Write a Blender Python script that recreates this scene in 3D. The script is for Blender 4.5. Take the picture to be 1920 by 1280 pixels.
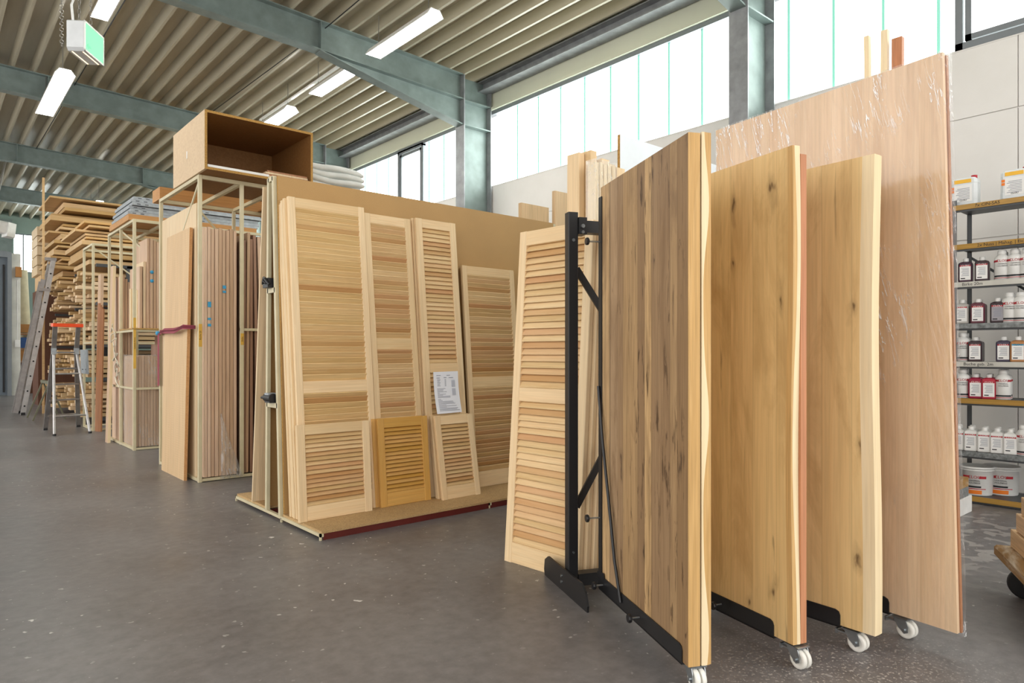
import bpy, math, random
from mathutils import Vector, Matrix
random.seed(7)
S = bpy.context.scene
for o in list(bpy.data.objects):
    bpy.data.objects.remove(o)
COL = S.collection

# ------------------------------------------------------------------ camera
FPX = 1280.0
cam_d = bpy.data.cameras.new('camera')
cam_d.sensor_width = 36.0
cam_d.lens = 36.0 * FPX / 1920.0
cam_d.shift_y = 20.0 / 1920.0
cam_d.clip_end = 200
cam = bpy.data.objects.new('camera', cam_d)
COL.objects.link(cam)
cam.location = (0, 0, 1.2)
cam.rotation_euler = (math.pi / 2, 0, math.radians(49.1) - math.pi / 2)
S.camera = cam

# ------------------------------------------------------------------ world, light, exposure
S.view_settings.view_transform = 'Standard'
S.view_settings.look = 'None'
S.view_settings.gamma = 1.0
S.view_settings.exposure = 1.02
S.view_settings.use_curve_mapping = False
W = bpy.data.worlds.new('world')
S.world = W
W.use_nodes = True
WORLD_STRENGTH = 1.15
bg = W.node_tree.nodes['Background']
bg.inputs[0].default_value = (1.0, 0.97, 0.93, 1)
bg.inputs[1].default_value = WORLD_STRENGTH
LAMP_E = 16.0
WINDOW_E = 3.6

# ------------------------------------------------------------------ colour and materials
def lin(h):
    if isinstance(h, (tuple, list)):
        r = [v / 255.0 for v in h]
    else:
        h = h.lstrip('#')
        r = [int(h[i:i + 2], 16) / 255.0 for i in (0, 2, 4)]
    return tuple((c / 12.92 if c <= 0.04045 else ((c + 0.055) / 1.055) ** 2.4) for c in r) + (1.0,)

class NT:
    def __init__(s, name):
        s.m = bpy.data.materials.new(name)
        s.m.use_nodes = True
        s.t = s.m.node_tree
        s.b = s.t.nodes['Principled BSDF']
        s.out = s.t.nodes['Material Output']
    def n(s, typ, **kw):
        nd = s.t.nodes.new(typ)
        for k, v in kw.items():
            setattr(nd, k, v)
        return nd
    def put(s, sock, v):
        if hasattr(v, 'is_output') and v.is_output:
            s.t.links.new(v, sock)
        elif v is not None:
            sock.default_value = v
    def math(s, op, a, b=None, c=None, clamp=False):
        nd = s.n('ShaderNodeMath', operation=op)
        nd.use_clamp = clamp
        s.put(nd.inputs[0], a)
        if b is not None: s.put(nd.inputs[1], b)
        if c is not None: s.put(nd.inputs[2], c)
        return nd.outputs[0]
    def mix(s, f, a, b, blend='MIX'):
        nd = s.n('ShaderNodeMix', data_type='RGBA', blend_type=blend)
        s.put(nd.inputs[0], f); s.put(nd.inputs[6], a); s.put(nd.inputs[7], b)
        return nd.outputs[2]
    def ramp(s, f, stops, interp='LINEAR'):
        nd = s.n('ShaderNodeValToRGB')
        nd.color_ramp.interpolation = interp
        e = nd.color_ramp.elements
        while len(e) < len(stops): e.new(0.5)
        for i, (p, c) in enumerate(stops):
            e[i].position = p
            e[i].color = c if isinstance(c, (tuple, list)) else (c, c, c, 1)
        s.put(nd.inputs[0], f)
        return nd.outputs[0]
    def coords(s, scale=(1, 1, 1), vary=True, loc=(0, 0, 0)):
        tc = s.n('ShaderNodeTexCoord')
        v = tc.outputs['Object']
        if vary:
            oi = s.n('ShaderNodeObjectInfo')
            r = s.math('MULTIPLY', oi.outputs['Random'], 37.0)
            va = s.n('ShaderNodeVectorMath', operation='ADD')
            cx = s.n('ShaderNodeCombineXYZ')
            for i in range(3): s.put(cx.inputs[i], r)
            s.put(va.inputs[0], v); s.put(va.inputs[1], cx.outputs[0])
            v = va.outputs[0]
        mp = s.n('ShaderNodeMapping')
        mp.inputs['Scale'].default_value = scale
        mp.inputs['Location'].default_value = loc
        s.put(mp.inputs[0], v)
        return mp.outputs[0]
    def noise(s, v, scale, detail=3.0, rough=0.55, dist=0.0):
        nd = s.n('ShaderNodeTexNoise')
        s.put(nd.inputs['Vector'], v)
        nd.inputs['Scale'].default_value = scale
        nd.inputs['Detail'].default_value = detail
        nd.inputs['Roughness'].default_value = rough
        nd.inputs['Distortion'].default_value = dist
        return nd.outputs[0]
    def bump(s, h, strength=0.2, dist=0.01):
        nd = s.n('ShaderNodeBump')
        nd.inputs['Strength'].default_value = strength
        nd.inputs['Distance'].default_value = dist
        s.put(nd.inputs['Height'], h)
        s.t.links.new(nd.outputs[0], s.b.inputs['Normal'])
    def base(s, c): s.put(s.b.inputs['Base Color'], c)
    def rough(s, v): s.put(s.b.inputs['Roughness'], v)

M = {}
def paint(name, col, rough=0.5, metal=0.0, var=0.06, scale=6.0, spec=None):
    k = NT(name)
    v = k.coords((1, 1, 1))
    n = k.noise(v, scale, 4)
    c = lin(col)
    d = tuple(x * (1 - var * 2.2) for x in c[:3]) + (1,)
    l = tuple(min(1, x * (1 + var)) for x in c[:3]) + (1,)
    k.base(k.ramp(n, [(0.3, d), (0.7, l)]))
    k.rough(rough)
    k.b.inputs['Metallic'].default_value = metal
    if spec is not None: k.b.inputs['Specular IOR Level'].default_value = spec
    M[name] = k.m
    return k.m

def wood(name, dark, light, axis='Z', scale=1.0, rough=0.55, island=0.0, objvar=0.10, fibre=0.18,
         strip=None, stripvar=0.12, knots=None, cracks=None, stains=None, line=0.0, ring=0.28, isl_tint=None, strip_tint=None):
    """grain runs along AXIS; strip=(axis index, width) glued lamellas; knots=(scale, size); cracks strength"""
    k = NT(name)
    g = {'X': 0, 'Y': 1, 'Z': 2}[axis]
    sc = [1.0, 1.0, 1.0]; sc[g] = 0.07
    raw = k.coords((1, 1, 1))
    if strip:
        tc = k.n('ShaderNodeTexCoord'); sp = k.n('ShaderNodeSeparateXYZ'); k.put(sp.inputs[0], tc.outputs['Object'])
        # lamella number, and an offset of the grain per lamella
        u = k.math('DIVIDE', sp.outputs[strip[0]], strip[1])
        if line > 0.3: u = k.math('ADD', u, k.math('MULTIPLY', k.math('SINE', k.math('MULTIPLY_ADD', u, 2.3, 1.0)), 0.33))
        idx = k.math('FLOOR', u)
        wn = k.n('ShaderNodeTexWhiteNoise', noise_dimensions='1D')
        oi = k.n('ShaderNodeObjectInfo')
        k.put(wn.inputs['W'], k.math('ADD', idx, k.math('MULTIPLY', oi.outputs['Random'], 100.0)))
        lam = wn.outputs['Value']
        off = k.n('ShaderNodeCombineXYZ')
        for i in range(3): k.put(off.inputs[i], k.math('MULTIPLY', lam, 5.0))
        va = k.n('ShaderNodeVectorMath', operation='ADD'); k.put(va.inputs[0], raw); k.put(va.inputs[1], off.outputs[0])
        raw = va.outputs[0]
    mp = k.n('ShaderNodeMapping'); mp.inputs['Scale'].default_value = sc; k.put(mp.inputs[0], raw)
    v = mp.outputs[0]
    n1 = k.noise(v, 9.0 * scale, 5, 0.55, 0.6)
    rg = k.math('FRACT', k.math('MULTIPLY', n1, 6.0))
    ringt = k.ramp(rg, [(0.0, 0.0), (0.75, 0.75), (1.0, 0.1)])
    n2 = k.noise(v, 3.0 * scale, 3, 0.5)
    f = k.math('ADD', k.math('MULTIPLY', ringt, ring), k.math('MULTIPLY_ADD', n2, 0.7, 0.08 - ring * 0.3))
    D, L = lin(dark), lin(light)
    col = k.ramp(f, [(0.15, L), (0.85, D)])
    mp2 = k.n('ShaderNodeMapping'); sc2 = [1.0, 1.0, 1.0]; sc2[g] = 0.025; mp2.inputs['Scale'].default_value = sc2; k.put(mp2.inputs[0], raw)
    n3 = k.noise(mp2.outputs[0], 110.0 * scale, 3, 0.6)
    fv = k.ramp(n3, [(0.35, 1.0 - fibre), (0.6, 1.0)])
    col = k.mix(1.0, col, fv, 'MULTIPLY')
    val = 1.0
    oi2 = k.n('ShaderNodeObjectInfo')
    hv = k.math('MULTIPLY_ADD', oi2.outputs['Random'], objvar * 2, 1 - objvar)
    if island:
        ge = k.n('ShaderNodeNewGeometry')
        isl = k.math('MULTIPLY_ADD', ge.outputs['Random Per Island'], -island, 1.0)
        hv = k.math('MULTIPLY', hv, isl)
        if isl_tint:
            wn2 = k.n('ShaderNodeTexWhiteNoise', noise_dimensions='1D'); k.put(wn2.inputs['W'], k.math('MULTIPLY', ge.outputs['Random Per Island'], 91.7))
            col = k.mix(k.ramp(wn2.outputs['Value'], [(isl_tint[1], 0.0), (1.0, isl_tint[2])]), col, lin(isl_tint[0]))
    if strip:
        hv = k.math('MULTIPLY', hv, k.math('MULTIPLY_ADD', lam, stripvar * 2, 1 - stripvar))
        if strip_tint:
            wn3 = k.n('ShaderNodeTexWhiteNoise', noise_dimensions='1D'); k.put(wn3.inputs['W'], k.math('MULTIPLY_ADD', lam, 53.3, 4.0))
            col = k.mix(k.ramp(wn3.outputs['Value'], [(0.35, 0.0), (1.0, strip_tint[1])]), col, lin(strip_tint[0]))
    hs = k.n('ShaderNodeHueSaturation')
    k.put(hs.inputs['Color'], col); k.put(hs.inputs['Value'], hv)
    sat = k.math('MULTIPLY_ADD', hv, -0.7, 1.7)
    k.put(hs.inputs['Saturation'], sat)
    col = hs.outputs[0]
    if strip and line:
        fr = k.math('FRACT', u)
        e = k.math('MINIMUM', fr, k.math('SUBTRACT', 1.0, fr))
        ln = k.ramp(e, [(0.0, 1.0 - line), (0.035, 1.0)])
        col = k.mix(1.0, col, ln, 'MULTIPLY')
    if stains:
        mp5 = k.n('ShaderNodeMapping'); sc5 = [1.0, 1.0, 1.0]; sc5[g] = 0.22; mp5.inputs['Scale'].default_value = sc5; k.put(mp5.inputs[0], raw)
        n5 = k.noise(mp5.outputs[0], stains[0], 6, 0.66, 0.9)
        col = k.mix(k.ramp(n5, [(0.49, 0.0), (0.66, stains[1])]), col, lin(stains[2]))
    hgt = n3
    if knots:
        s3 = k.n('ShaderNodeSeparateXYZ'); k.put(s3.inputs[0], k.coords((1, 1, 1)))
        mp3 = k.n('ShaderNodeCombineXYZ'); k.put(mp3.inputs[0], s3.outputs[0]); k.put(mp3.inputs[1], k.math('MULTIPLY', s3.outputs[2], 0.36))
        nz = k.n('ShaderNodeTexNoise'); k.put(nz.inputs['Vector'], mp3.outputs[0]); nz.inputs['Scale'].default_value = 14.0; nz.inputs['Detail'].default_value = 4
        vm = k.n('ShaderNodeVectorMath', operation='MULTIPLY_ADD'); k.put(vm.inputs[0], nz.outputs[1]); vm.inputs[1].default_value = (0.10, 0.13, 0.0); k.put(vm.inputs[2], mp3.outputs[0])
        vo = k.n('ShaderNodeTexVoronoi', voronoi_dimensions='2D'); k.put(vo.inputs['Vector'], vm.outputs[0]); vo.inputs['Scale'].default_value = knots[0]
        kr = k.ramp(vo.outputs['Distance'], [(0.0, 0.92), (knots[1] * 0.4, 0.7), (knots[1] * 0.8, 0.25), (knots[1] * 2.0, 0.0)])
        # only part of the cells carry a knot
        vc = k.n('ShaderNodeSeparateColor'); k.put(vc.inputs[0], vo.outputs['Color'])
        on = k.ramp(vc.outputs[0], [(0.30, 0.0), (0.33, 1.0)])
        kr = k.math('MULTIPLY', kr, on)
        col = k.mix(kr, col, lin(knots[2]))
    if cracks:
        mp4 = k.n('ShaderNodeMapping'); sc4 = [1.0, 1.0, 1.0]; sc4[g] = 0.13 if cracks > 0.5 else 0.05; mp4.inputs['Scale'].default_value = sc4; k.put(mp4.inputs[0], raw)
        n4 = k.noise(mp4.outputs[0], 42.0 if cracks > 0.5 else 34.0, 4, 0.6, 0.6)
        cr = k.ramp(n4, [(0.25 + 0.13 * cracks, 1.0), (0.29 + 0.15 * cracks, 0.0)])
        gate = k.ramp(k.noise(k.coords((1, 1, 0.35)), 5.0, 2), [(0.42, 0.1), (0.60, 1.0)])
        col = k.mix(k.math('MULTIPLY', k.math('MULTIPLY', cr, cracks), gate), col, lin('#4a341f'))
    k.base(col)
    k.rough(rough)
    k.b.inputs['Specular IOR Level'].default_value = 0.3
    k.bump(hgt, 0.12, 0.004)
    M[name] = k.m
    return k.m

def chip(name, dark, light, scale=160.0, rough=0.6, cloud=0.15):
    k = NT(name)
    v = k.coords((1, 1, 1))
    n = k.noise(v, scale, 3, 0.7)
    c = k.ramp(n, [(0.35, lin(dark)), (0.62, lin(light))])
    n2 = k.noise(v, 2.2, 4, 0.55)
    c = k.mix(1.0, c, k.ramp(n2, [(0.3, 1 - cloud), (0.7, 1.0)]), 'MULTIPLY')
    k.base(c); k.rough(rough); k.b.inputs['Specular IOR Level'].default_value = 0.3
    M[name] = k.m
    return k.m

def emit(name, col, strength):
    k = NT(name)
    k.base(lin(col)); k.b.inputs['Emission Color'].default_value = lin(col)
    k.b.inputs['Emission Strength'].default_value = strength
    M[name] = k.m
    return k.m

# pine of the louvre doors, with the grain along the height or along the width
wood('pine_upright', '#dfbd8e', '#f1d9b2', 'Z', 1.0, island=0.06, objvar=0.06, fibre=0.10)
wood('pine_across', '#dfba8a', '#efd6ac', 'X', 1.0, island=0.06, objvar=0.07, fibre=0.10)
wood('pine_slats', '#d8b07c', '#efd4a6', 'X', 1.2, island=0.16, objvar=0.03, fibre=0.12, isl_tint=('#c08658', 0.45, 0.65))
wood('plain_slats', '#dbb27a', '#ecd09c', 'X', 1.2, island=0.10, objvar=0.03, fibre=0.12, isl_tint=('#b9834e', 0.80, 0.7))
wood('dark_pine_upright', '#cb9850', '#dfb36c', 'Z', 1.0, island=0.05, objvar=0.05, fibre=0.12)
wood('dark_pine_across', '#cb9850', '#dfb36c', 'X', 1.0, island=0.14, objvar=0.05, fibre=0.12)
wood('light_board', '#e0c49d', '#ecd7b3', 'Z', 0.8, strip=(1, 0.055), stripvar=0.06, objvar=0.05)
wood('honey_board', '#d4b185', '#e1c298', 'Z', 0.8, strip=(1, 0.07), stripvar=0.06, objvar=0.05)
wood('beech_board', '#c4a183', '#dcbea1', 'Z', 1.0, strip=(1, 0.05), stripvar=0.08, objvar=0.10)
wood('walnut_board', '#8d6b59', '#ad8a74', 'Z', 1.0, strip=(1, 0.05), stripvar=0.1, objvar=0.18)
wood('pink_panel', '#d6b08a', '#edd0ac', 'Z', 0.9, rough=0.45, strip=(0, 0.048), stripvar=0.055, objvar=0.02, fibre=0.10, stains=(5.0, 0.30, '#b58f70'))
wood('rustic_oak', '#b38f62', '#dcb98a', 'Z', 1.1, strip=(0, 0.096), stripvar=0.13, objvar=0.02, fibre=0.34, ring=0.30,
     knots=(4.6, 0.05, '#38261a'), cracks=0.85, stains=(6.0, 0.66, '#775b3f'), line=0.55, strip_tint=('#7d6146', 0.85))
wood('oak_edge', '#c2985c', '#d8b27a', 'Z', 1.1, objvar=0.02, fibre=0.2)
wood('oak_slab', '#d0aa70', '#e6c78d', 'Z', 0.8, strip=(0, 0.125), stripvar=0.06, objvar=0.02, fibre=0.12, ring=0.22,
     knots=(4.4, 0.06, '#5a4228'), cracks=0.42, stains=(5.0, 0.50, '#a9834f'), line=0.14)
wood('sapwood', '#e2c99c', '#f2e0bb', 'Z', 0.8, objvar=0.02, fibre=0.10)
wood('red_slab', '#b4754f', '#cb9069', 'Z', 1.0, objvar=0.02)
wood('timber', '#bf9860', '#dcb987', 'X', 0.8, objvar=0.16, fibre=0.2)
wood('batten_wood', '#bd9a6c', '#e0c398', 'X', 0.8, objvar=0.26, fibre=0.2)
wood('brown_plank', '#94633f', '#b57f5a', 'Z', 1.0, objvar=0.1)
wood('orange_wood', '#b98450', '#cf9d66', 'X', 0.9, objvar=0.08)
wood('cart_wood', '#84602f', '#b58c52', 'X', 1.0, objvar=0.05, stains=(7.0, 0.75, '#d9d0bd'))
wood('shelf_wood', '#a77f3f', '#c79f58', 'Y', 1.0, objvar=0.06, stains=(9.0, 0.4, '#8a6a3a'))
wood('block_wood', '#c99e70', '#e2c095', 'X', 1.0, objvar=0.1)
chip('mdf', '#b18c58', '#bc9662', 220.0, cloud=0.10)
chip('chipboard', '#9d7f56', '#c9a878', 150.0)
chip('chip_edge', '#8f6a35', '#c8994f', 130.0)
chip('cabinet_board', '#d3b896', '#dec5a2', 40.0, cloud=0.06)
chip('cabinet_inside', '#835a30', '#8e6439', 40.0, cloud=0.06)  # brown inner faces, darkened to put the interior shade into the colour
paint('rack_steel', '#cfc4a2', 0.45, 0.0, 0.05)
paint('black_steel', '#1b1b1d', 0.42, 0.0, 0.05)
paint('black_plastic', '#17171a', 0.45)
paint('red_kick', '#5a170f', 0.5)
paint('zinc', '#aeb4b8', 0.28, 0.9, 0.1, 20)
paint('aluminium', '#b9b7b6', 0.32, 0.85, 0.08, 10)
paint('dull_aluminium', '#9b9795', 0.4, 0.7, 0.1, 10)
paint('hole_black', '#0b0b0b', 0.8)
paint('white_nylon', '#e8e6de', 0.4)
paint('white_plastic', '#e9e9e6', 0.35)
paint('canister_plastic', '#dfe4e6', 0.35)
paint('label_white', '#eeeeec', 0.6, var=0.02)
paint('label_grey', '#9c9aa0', 0.6)
paint('label_red', '#b0232f', 0.55, var=0.03)
paint('label_orange', '#ee7f22', 0.55, var=0.03)
paint('label_yellow', '#f7bf3a', 0.55, var=0.03)
paint('label_blue', '#3f9cc4', 0.55, var=0.03)
paint('ink_black', '#222226', 0.6, var=0.02)
paint('ink_grey', '#8b8f9c', 0.6, var=0.02)
paint('ink_pale', '#b4b8c4', 0.6, var=0.02)
paint('stain_plum', '#4a3140', 0.3)
paint('stain_dark', '#43353a', 0.3)
paint('stain_wine', '#6a3a46', 0.3)
paint('stain_crimson', '#a0183f', 0.3)
paint('stain_red', '#bf3348', 0.3)
paint('stain_amber', '#b98250', 0.3)
paint('stain_indigo', '#4b4458', 0.3)
paint('pale_grey_bottle', '#b9b6b0', 0.35)
paint('shelf_steel', '#4c4f52', 0.45, 0.3)
paint('strip_white', '#cfcdc4', 0.5)
paint('strip_speckle', '#8a8f90', 0.45, 0.2, 0.25, 40)
paint('panel_grey', '#a3a9ae', 0.4, 0.3, 0.1, 20)
paint('orange_plastic', '#f0501e', 0.35)
paint('crimson_strap', '#8e1f38', 0.6)
paint('rope_white', '#d8d0bc', 0.8)
paint('yellow_label', '#d9ab45', 0.6)
paint('white_sheet', '#dfe1dd', 0.8, 0.0, 0.06, 8)
paint('white_laminate', '#dfe6ec', 0.4, 0.0, 0.02)
paint('white_profile', '#eceae6', 0.4)
paint('paper_white', '#e9ecf4', 0.6, var=0.01)
paint('blue_tape', '#3ea0cf', 0.5)
paint('trestle_green', '#6b6a55', 0.6)
paint('beige_roll', '#c9bd9c', 0.6)
paint('cardboard', '#a5713b', 0.7)
paint('blue_crate_plastic', '#2d4f86', 0.5)
paint('brown_box', '#5f3a26', 0.7)
paint('lamp_white', '#e6e4df', 0.4)
paint('chain_steel', '#8d8a84', 0.4, 0.6)
paint('sign_grey', '#d6dadc', 0.4)
paint('tyre_black', '#1b1b1c', 0.7)
paint('conduit_white', '#d6d9d2', 0.4)
emit('lamp_glow', '#fffdf6', LAMP_E)
emit('sign_glow', '#7fe9a4', 0.55); M['sign_glow'].node_tree.nodes['Principled BSDF'].inputs['Base Color'].default_value = lin('#2f9a5c')
emit('sign_slot', '#ffd9a0', 1.6)

def film(name, amount=0.10, glint=0.7, base_=0.03, scale=9.0):
    """clear stretch film: transparent, glossy, with white glints painted along diagonal creases"""
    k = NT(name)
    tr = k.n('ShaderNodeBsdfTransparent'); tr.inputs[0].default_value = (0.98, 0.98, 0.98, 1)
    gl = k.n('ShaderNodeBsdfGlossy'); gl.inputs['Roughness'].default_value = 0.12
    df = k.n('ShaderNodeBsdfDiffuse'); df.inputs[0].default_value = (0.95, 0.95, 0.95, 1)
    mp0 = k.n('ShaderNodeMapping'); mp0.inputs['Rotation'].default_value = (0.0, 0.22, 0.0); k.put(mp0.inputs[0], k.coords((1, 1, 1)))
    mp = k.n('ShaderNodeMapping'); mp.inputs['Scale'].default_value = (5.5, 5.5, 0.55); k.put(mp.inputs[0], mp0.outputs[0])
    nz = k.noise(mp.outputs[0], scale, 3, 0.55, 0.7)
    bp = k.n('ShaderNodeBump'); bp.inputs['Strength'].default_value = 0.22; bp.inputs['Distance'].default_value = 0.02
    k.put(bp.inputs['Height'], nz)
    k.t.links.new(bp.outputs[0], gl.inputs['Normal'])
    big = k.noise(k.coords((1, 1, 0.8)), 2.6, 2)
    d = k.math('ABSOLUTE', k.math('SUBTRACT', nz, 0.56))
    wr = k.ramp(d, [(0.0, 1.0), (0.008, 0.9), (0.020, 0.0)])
    mask = k.math('MULTIPLY', k.math('MULTIPLY', wr, k.ramp(big, [(0.44, 0.0), (0.58, 1.0)])), glint)  # glints painted as white diffuse streaks in place of reflected light
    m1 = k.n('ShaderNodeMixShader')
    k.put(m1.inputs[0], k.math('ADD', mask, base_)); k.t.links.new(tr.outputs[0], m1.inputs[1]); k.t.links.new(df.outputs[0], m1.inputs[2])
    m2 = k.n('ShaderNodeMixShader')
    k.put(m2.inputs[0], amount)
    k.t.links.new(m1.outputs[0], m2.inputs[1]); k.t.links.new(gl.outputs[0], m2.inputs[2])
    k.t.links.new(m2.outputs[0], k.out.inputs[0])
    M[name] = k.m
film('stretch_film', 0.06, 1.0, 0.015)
film('film_scrap', 0.13, 0.6, 0.06)

# ------------------------------------------------------------------ mesh helpers
class MB:
    def __init__(s):
        s.v = []; s.f = []; s.sm = []
    def add(s, vs, fs, smooth=False):
        b = len(s.v)
        s.v += [tuple(v) for v in vs]
        s.f += [tuple(b + i for i in f) for f in fs]
        s.sm += [smooth] * len(fs)
        return s
    def hexa(s, p):
        return s.add(p, [(0, 3, 2, 1), (4, 5, 6, 7), (0, 1, 5, 4), (1, 2, 6, 5), (2, 3, 7, 6), (3, 0, 4, 7)])
    def box(s, x0, y0, z0, x1, y1, z1):
        return s.hexa([(x0, y0, z0), (x1, y0, z0), (x1, y1, z0), (x0, y1, z0), (x0, y0, z1), (x1, y0, z1), (x1, y1, z1), (x0, y1, z1)])
    def bev(s, x0, y0, z0, x1, y1, z1, r=0.003):
        """box with chamfered long edges (octagonal section along its longest side)"""
        d = (x1 - x0, y1 - y0, z1 - z0); a = d.index(max(d)); b, c = [i for i in range(3) if i != a]
        lo = (x0, y0, z0); hi = (x1, y1, z1); r = min(r, d[b] * .4, d[c] * .4)
        sec = [(lo[b] + r, lo[c]), (hi[b] - r, lo[c]), (hi[b], lo[c] + r), (hi[b], hi[c] - r), (hi[b] - r, hi[c]), (lo[b] + r, hi[c]), (lo[b], hi[c] - r), (lo[b], lo[c] + r)]
        vs = []
        for e in (lo[a], hi[a]):
            for (u, w) in sec:
                p = [0, 0, 0]; p[a] = e; p[b] = u; p[c] = w; vs.append(p)
        fs = [tuple(range(7, -1, -1)), tuple(range(8, 16))] + [(i, (i + 1) % 8, 8 + (i + 1) % 8, 8 + i) for i in range(8)]
        if a == 1: fs = [tuple(reversed(f)) for f in fs]
        return s.add(vs, fs)
    def bar(s, p0, p1, w, h, up=(0, 0, 1)):
        p0 = Vector(p0); p1 = Vector(p1); d = (p1 - p0).normalized(); up = Vector(up)
        if abs(d.dot(up)) > 0.98: up = Vector((0, 1, 0))
        r = d.cross(up).normalized(); u = r.cross(d)
        q = [(-w / 2, -h / 2), (w / 2, -h / 2), (w / 2, h / 2), (-w / 2, h / 2)]
        return s.hexa([p0 + r * a + u * b for a, b in q] + [p1 + r * a + u * b for a, b in q])
    def tube(s, pts, r, n=10, cap=True):
        pts = [Vector(p) for p in pts]; rings = []
        ref = Vector((0.31, 0.17, 0.93))
        for i, p in enumerate(pts):
            d = (pts[min(i + 1, len(pts) - 1)] - pts[max(i - 1, 0)]).normalized()
            if abs(d.dot(ref)) > 0.97: ref = Vector((0.9, 0.3, 0.1))
            a = d.cross(ref).normalized(); b = d.cross(a)
            rr = r[i] if isinstance(r, (list, tuple)) else r
            rings.append([p + a * (rr * math.cos(t * 2 * math.pi / n)) + b * (rr * math.sin(t * 2 * math.pi / n)) for t in range(n)])
        vs = [v for ring in rings for v in ring]; fs = []
        for i in range(len(pts) - 1):
            for t in range(n):
                fs.append((i * n + t, i * n + (t + 1) % n, (i + 1) * n + (t + 1) % n, (i + 1) * n + t))
        s.add(vs, fs, True)
        if cap:
            s.add(rings[0], [tuple(range(n - 1, -1, -1))]); s.add(rings[-1], [tuple(range(n))])
        return s
    def cyl(s, p0, p1, r, n=16): return s.tube([p0, p1], r, n)
    def lathe(s, prof, n=20, c=(0, 0, 0), axis=2, smooth=True):
        vs = []; fs = []
        for (r, h) in prof:
            for t in range(n):
                a = t * 2 * math.pi / n; p = [0, 0, 0]
                i, j = [q for q in range(3) if q != axis]
                p[i] = c[i] + r * math.cos(a); p[j] = c[j] + r * math.sin(a); p[axis] = c[axis] + h
                vs.append(p)
        for k in range(len(prof) - 1):
            for t in range(n):
                fs.append((k * n + t, k * n + (t + 1) % n, (k + 1) * n + (t + 1) % n, (k + 1) * n + t))
        return s.add(vs, fs, smooth)
    def prism(s, poly, z0, z1, frame=None):
        """polygon in xy extruded over z, mapped by FRAME"""
        n = len(poly); f = frame or Matrix.Identity(4)
        vs = [f @ Vector((x, y, z0)) for x, y in poly] + [f @ Vector((x, y, z1)) for x, y in poly]
        return s.add(vs, [tuple(range(n - 1, -1, -1)), tuple(range(n, 2 * n))] + [(i, (i + 1) % n, n + (i + 1) % n, n + i) for i in range(n)])
    def loft(s, rings, smooth=False, caps=True):
        n = len(rings[0]); vs = [p for r in rings for p in r]; fs = []
        for i in range(len(rings) - 1):
            for t in range(n):
                fs.append((i * n + t, i * n + (t + 1) % n, (i + 1) * n + (t + 1) % n, (i + 1) * n + t))
        if caps: fs += [tuple(range(n - 1, -1, -1)), tuple(range((len(rings) - 1) * n, len(rings) * n))]
        return s.add(vs, fs, smooth)
    def build(s, name, mat, parent=None, matrix=None):
        me = bpy.data.meshes.new(name)
        me.from_pydata(s.v, [], s.f)
        me.polygons.foreach_set('use_smooth', s.sm)
        me.materials.append(M[mat] if isinstance(mat, str) else mat)
        me.update()
        o = bpy.data.objects.new(name, me)
        COL.objects.link(o)
        if parent is not None: o.parent = parent
        if matrix is not None: o.matrix_basis = matrix
        return o

def tag(o, label, cat, group=None):
    o['label'] = label; o['category'] = cat
    if group: o['group'] = group
    return o
def struct(o, label=None):
    o['kind'] = 'structure'
    if label: o['label'] = label
    return o
def T(x, y, z): return Matrix.Translation((x, y, z))
def frame(o, ux, uy, uz):
    m = Matrix.Identity(4)
    for i, a in enumerate((ux, uy, uz)):
        a = Vector(a)
        for r in range(3): m[r][i] = a[r]
    for r in range(3): m[r][3] = o[r]
    return m
def thing(name, label, cat, matrix, group=None):
    o = bpy.data.objects.new(name, None); COL.objects.link(o)
    o.empty_display_size = 0.1
    o.matrix_basis = matrix
    return tag(o, label, cat, group)
def dup(root, matrix, label, group=None):
    r = root.copy(); COL.objects.link(r); r.matrix_basis = matrix; r['label'] = label
    if group: r['group'] = group
    for ch in list(root.children):
        c = ch.copy(); COL.objects.link(c); c.parent = r
        for g in list(ch.children):
            d = g.copy(); COL.objects.link(d); d.parent = c
    return r
def lean_frame(bl, width_dir, lean):
    """local x along WIDTH_DIR, y into the board (away from the viewer), z up the board; LEAN = run per metre of height along y"""
    x = Vector(width_dir).normalized(); y0 = Vector((-x.y, x.x, 0))
    z = (Vector((0, 0, 1)) + y0 * lean).normalized()
    y = z.cross(x).normalized()
    return frame(bl, x, y, z)
_text = {}
def text_mesh(body, size, mat):
    key = (body, size, mat)
    if key not in _text:
        cu = bpy.data.curves.new('lettering', 'FONT'); cu.body = body; cu.size = size; cu.align_x = 'CENTER'; cu.align_y = 'CENTER'
        cu.extrude = 0.0004; cu.resolution_u = 2
        o = bpy.data.objects.new('lettering', cu); COL.objects.link(o)
        bpy.context.view_layer.update()
        me = bpy.data.meshes.new_from_object(o.evaluated_get(bpy.context.evaluated_depsgraph_get()))
        bpy.data.objects.remove(o)
        me.name = 'lettering'; me.materials.clear(); me.materials.append(M[mat])
        _text[key] = me
    return _text[key]
def text(body, size, mat, parent, matrix, name='lettering'):
    o = bpy.data.objects.new(name, text_mesh(body, size, mat)); COL.objects.link(o)
    if parent is not None: o.parent = parent
    o.matrix_basis = matrix
    return o

# ================================================================== THE SETTING
WX = 7.1          # inner face of the window wall
FARY = 28.4
def ceil_z(x): return 5.615 + 0.035 * (6.5 - x)

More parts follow.
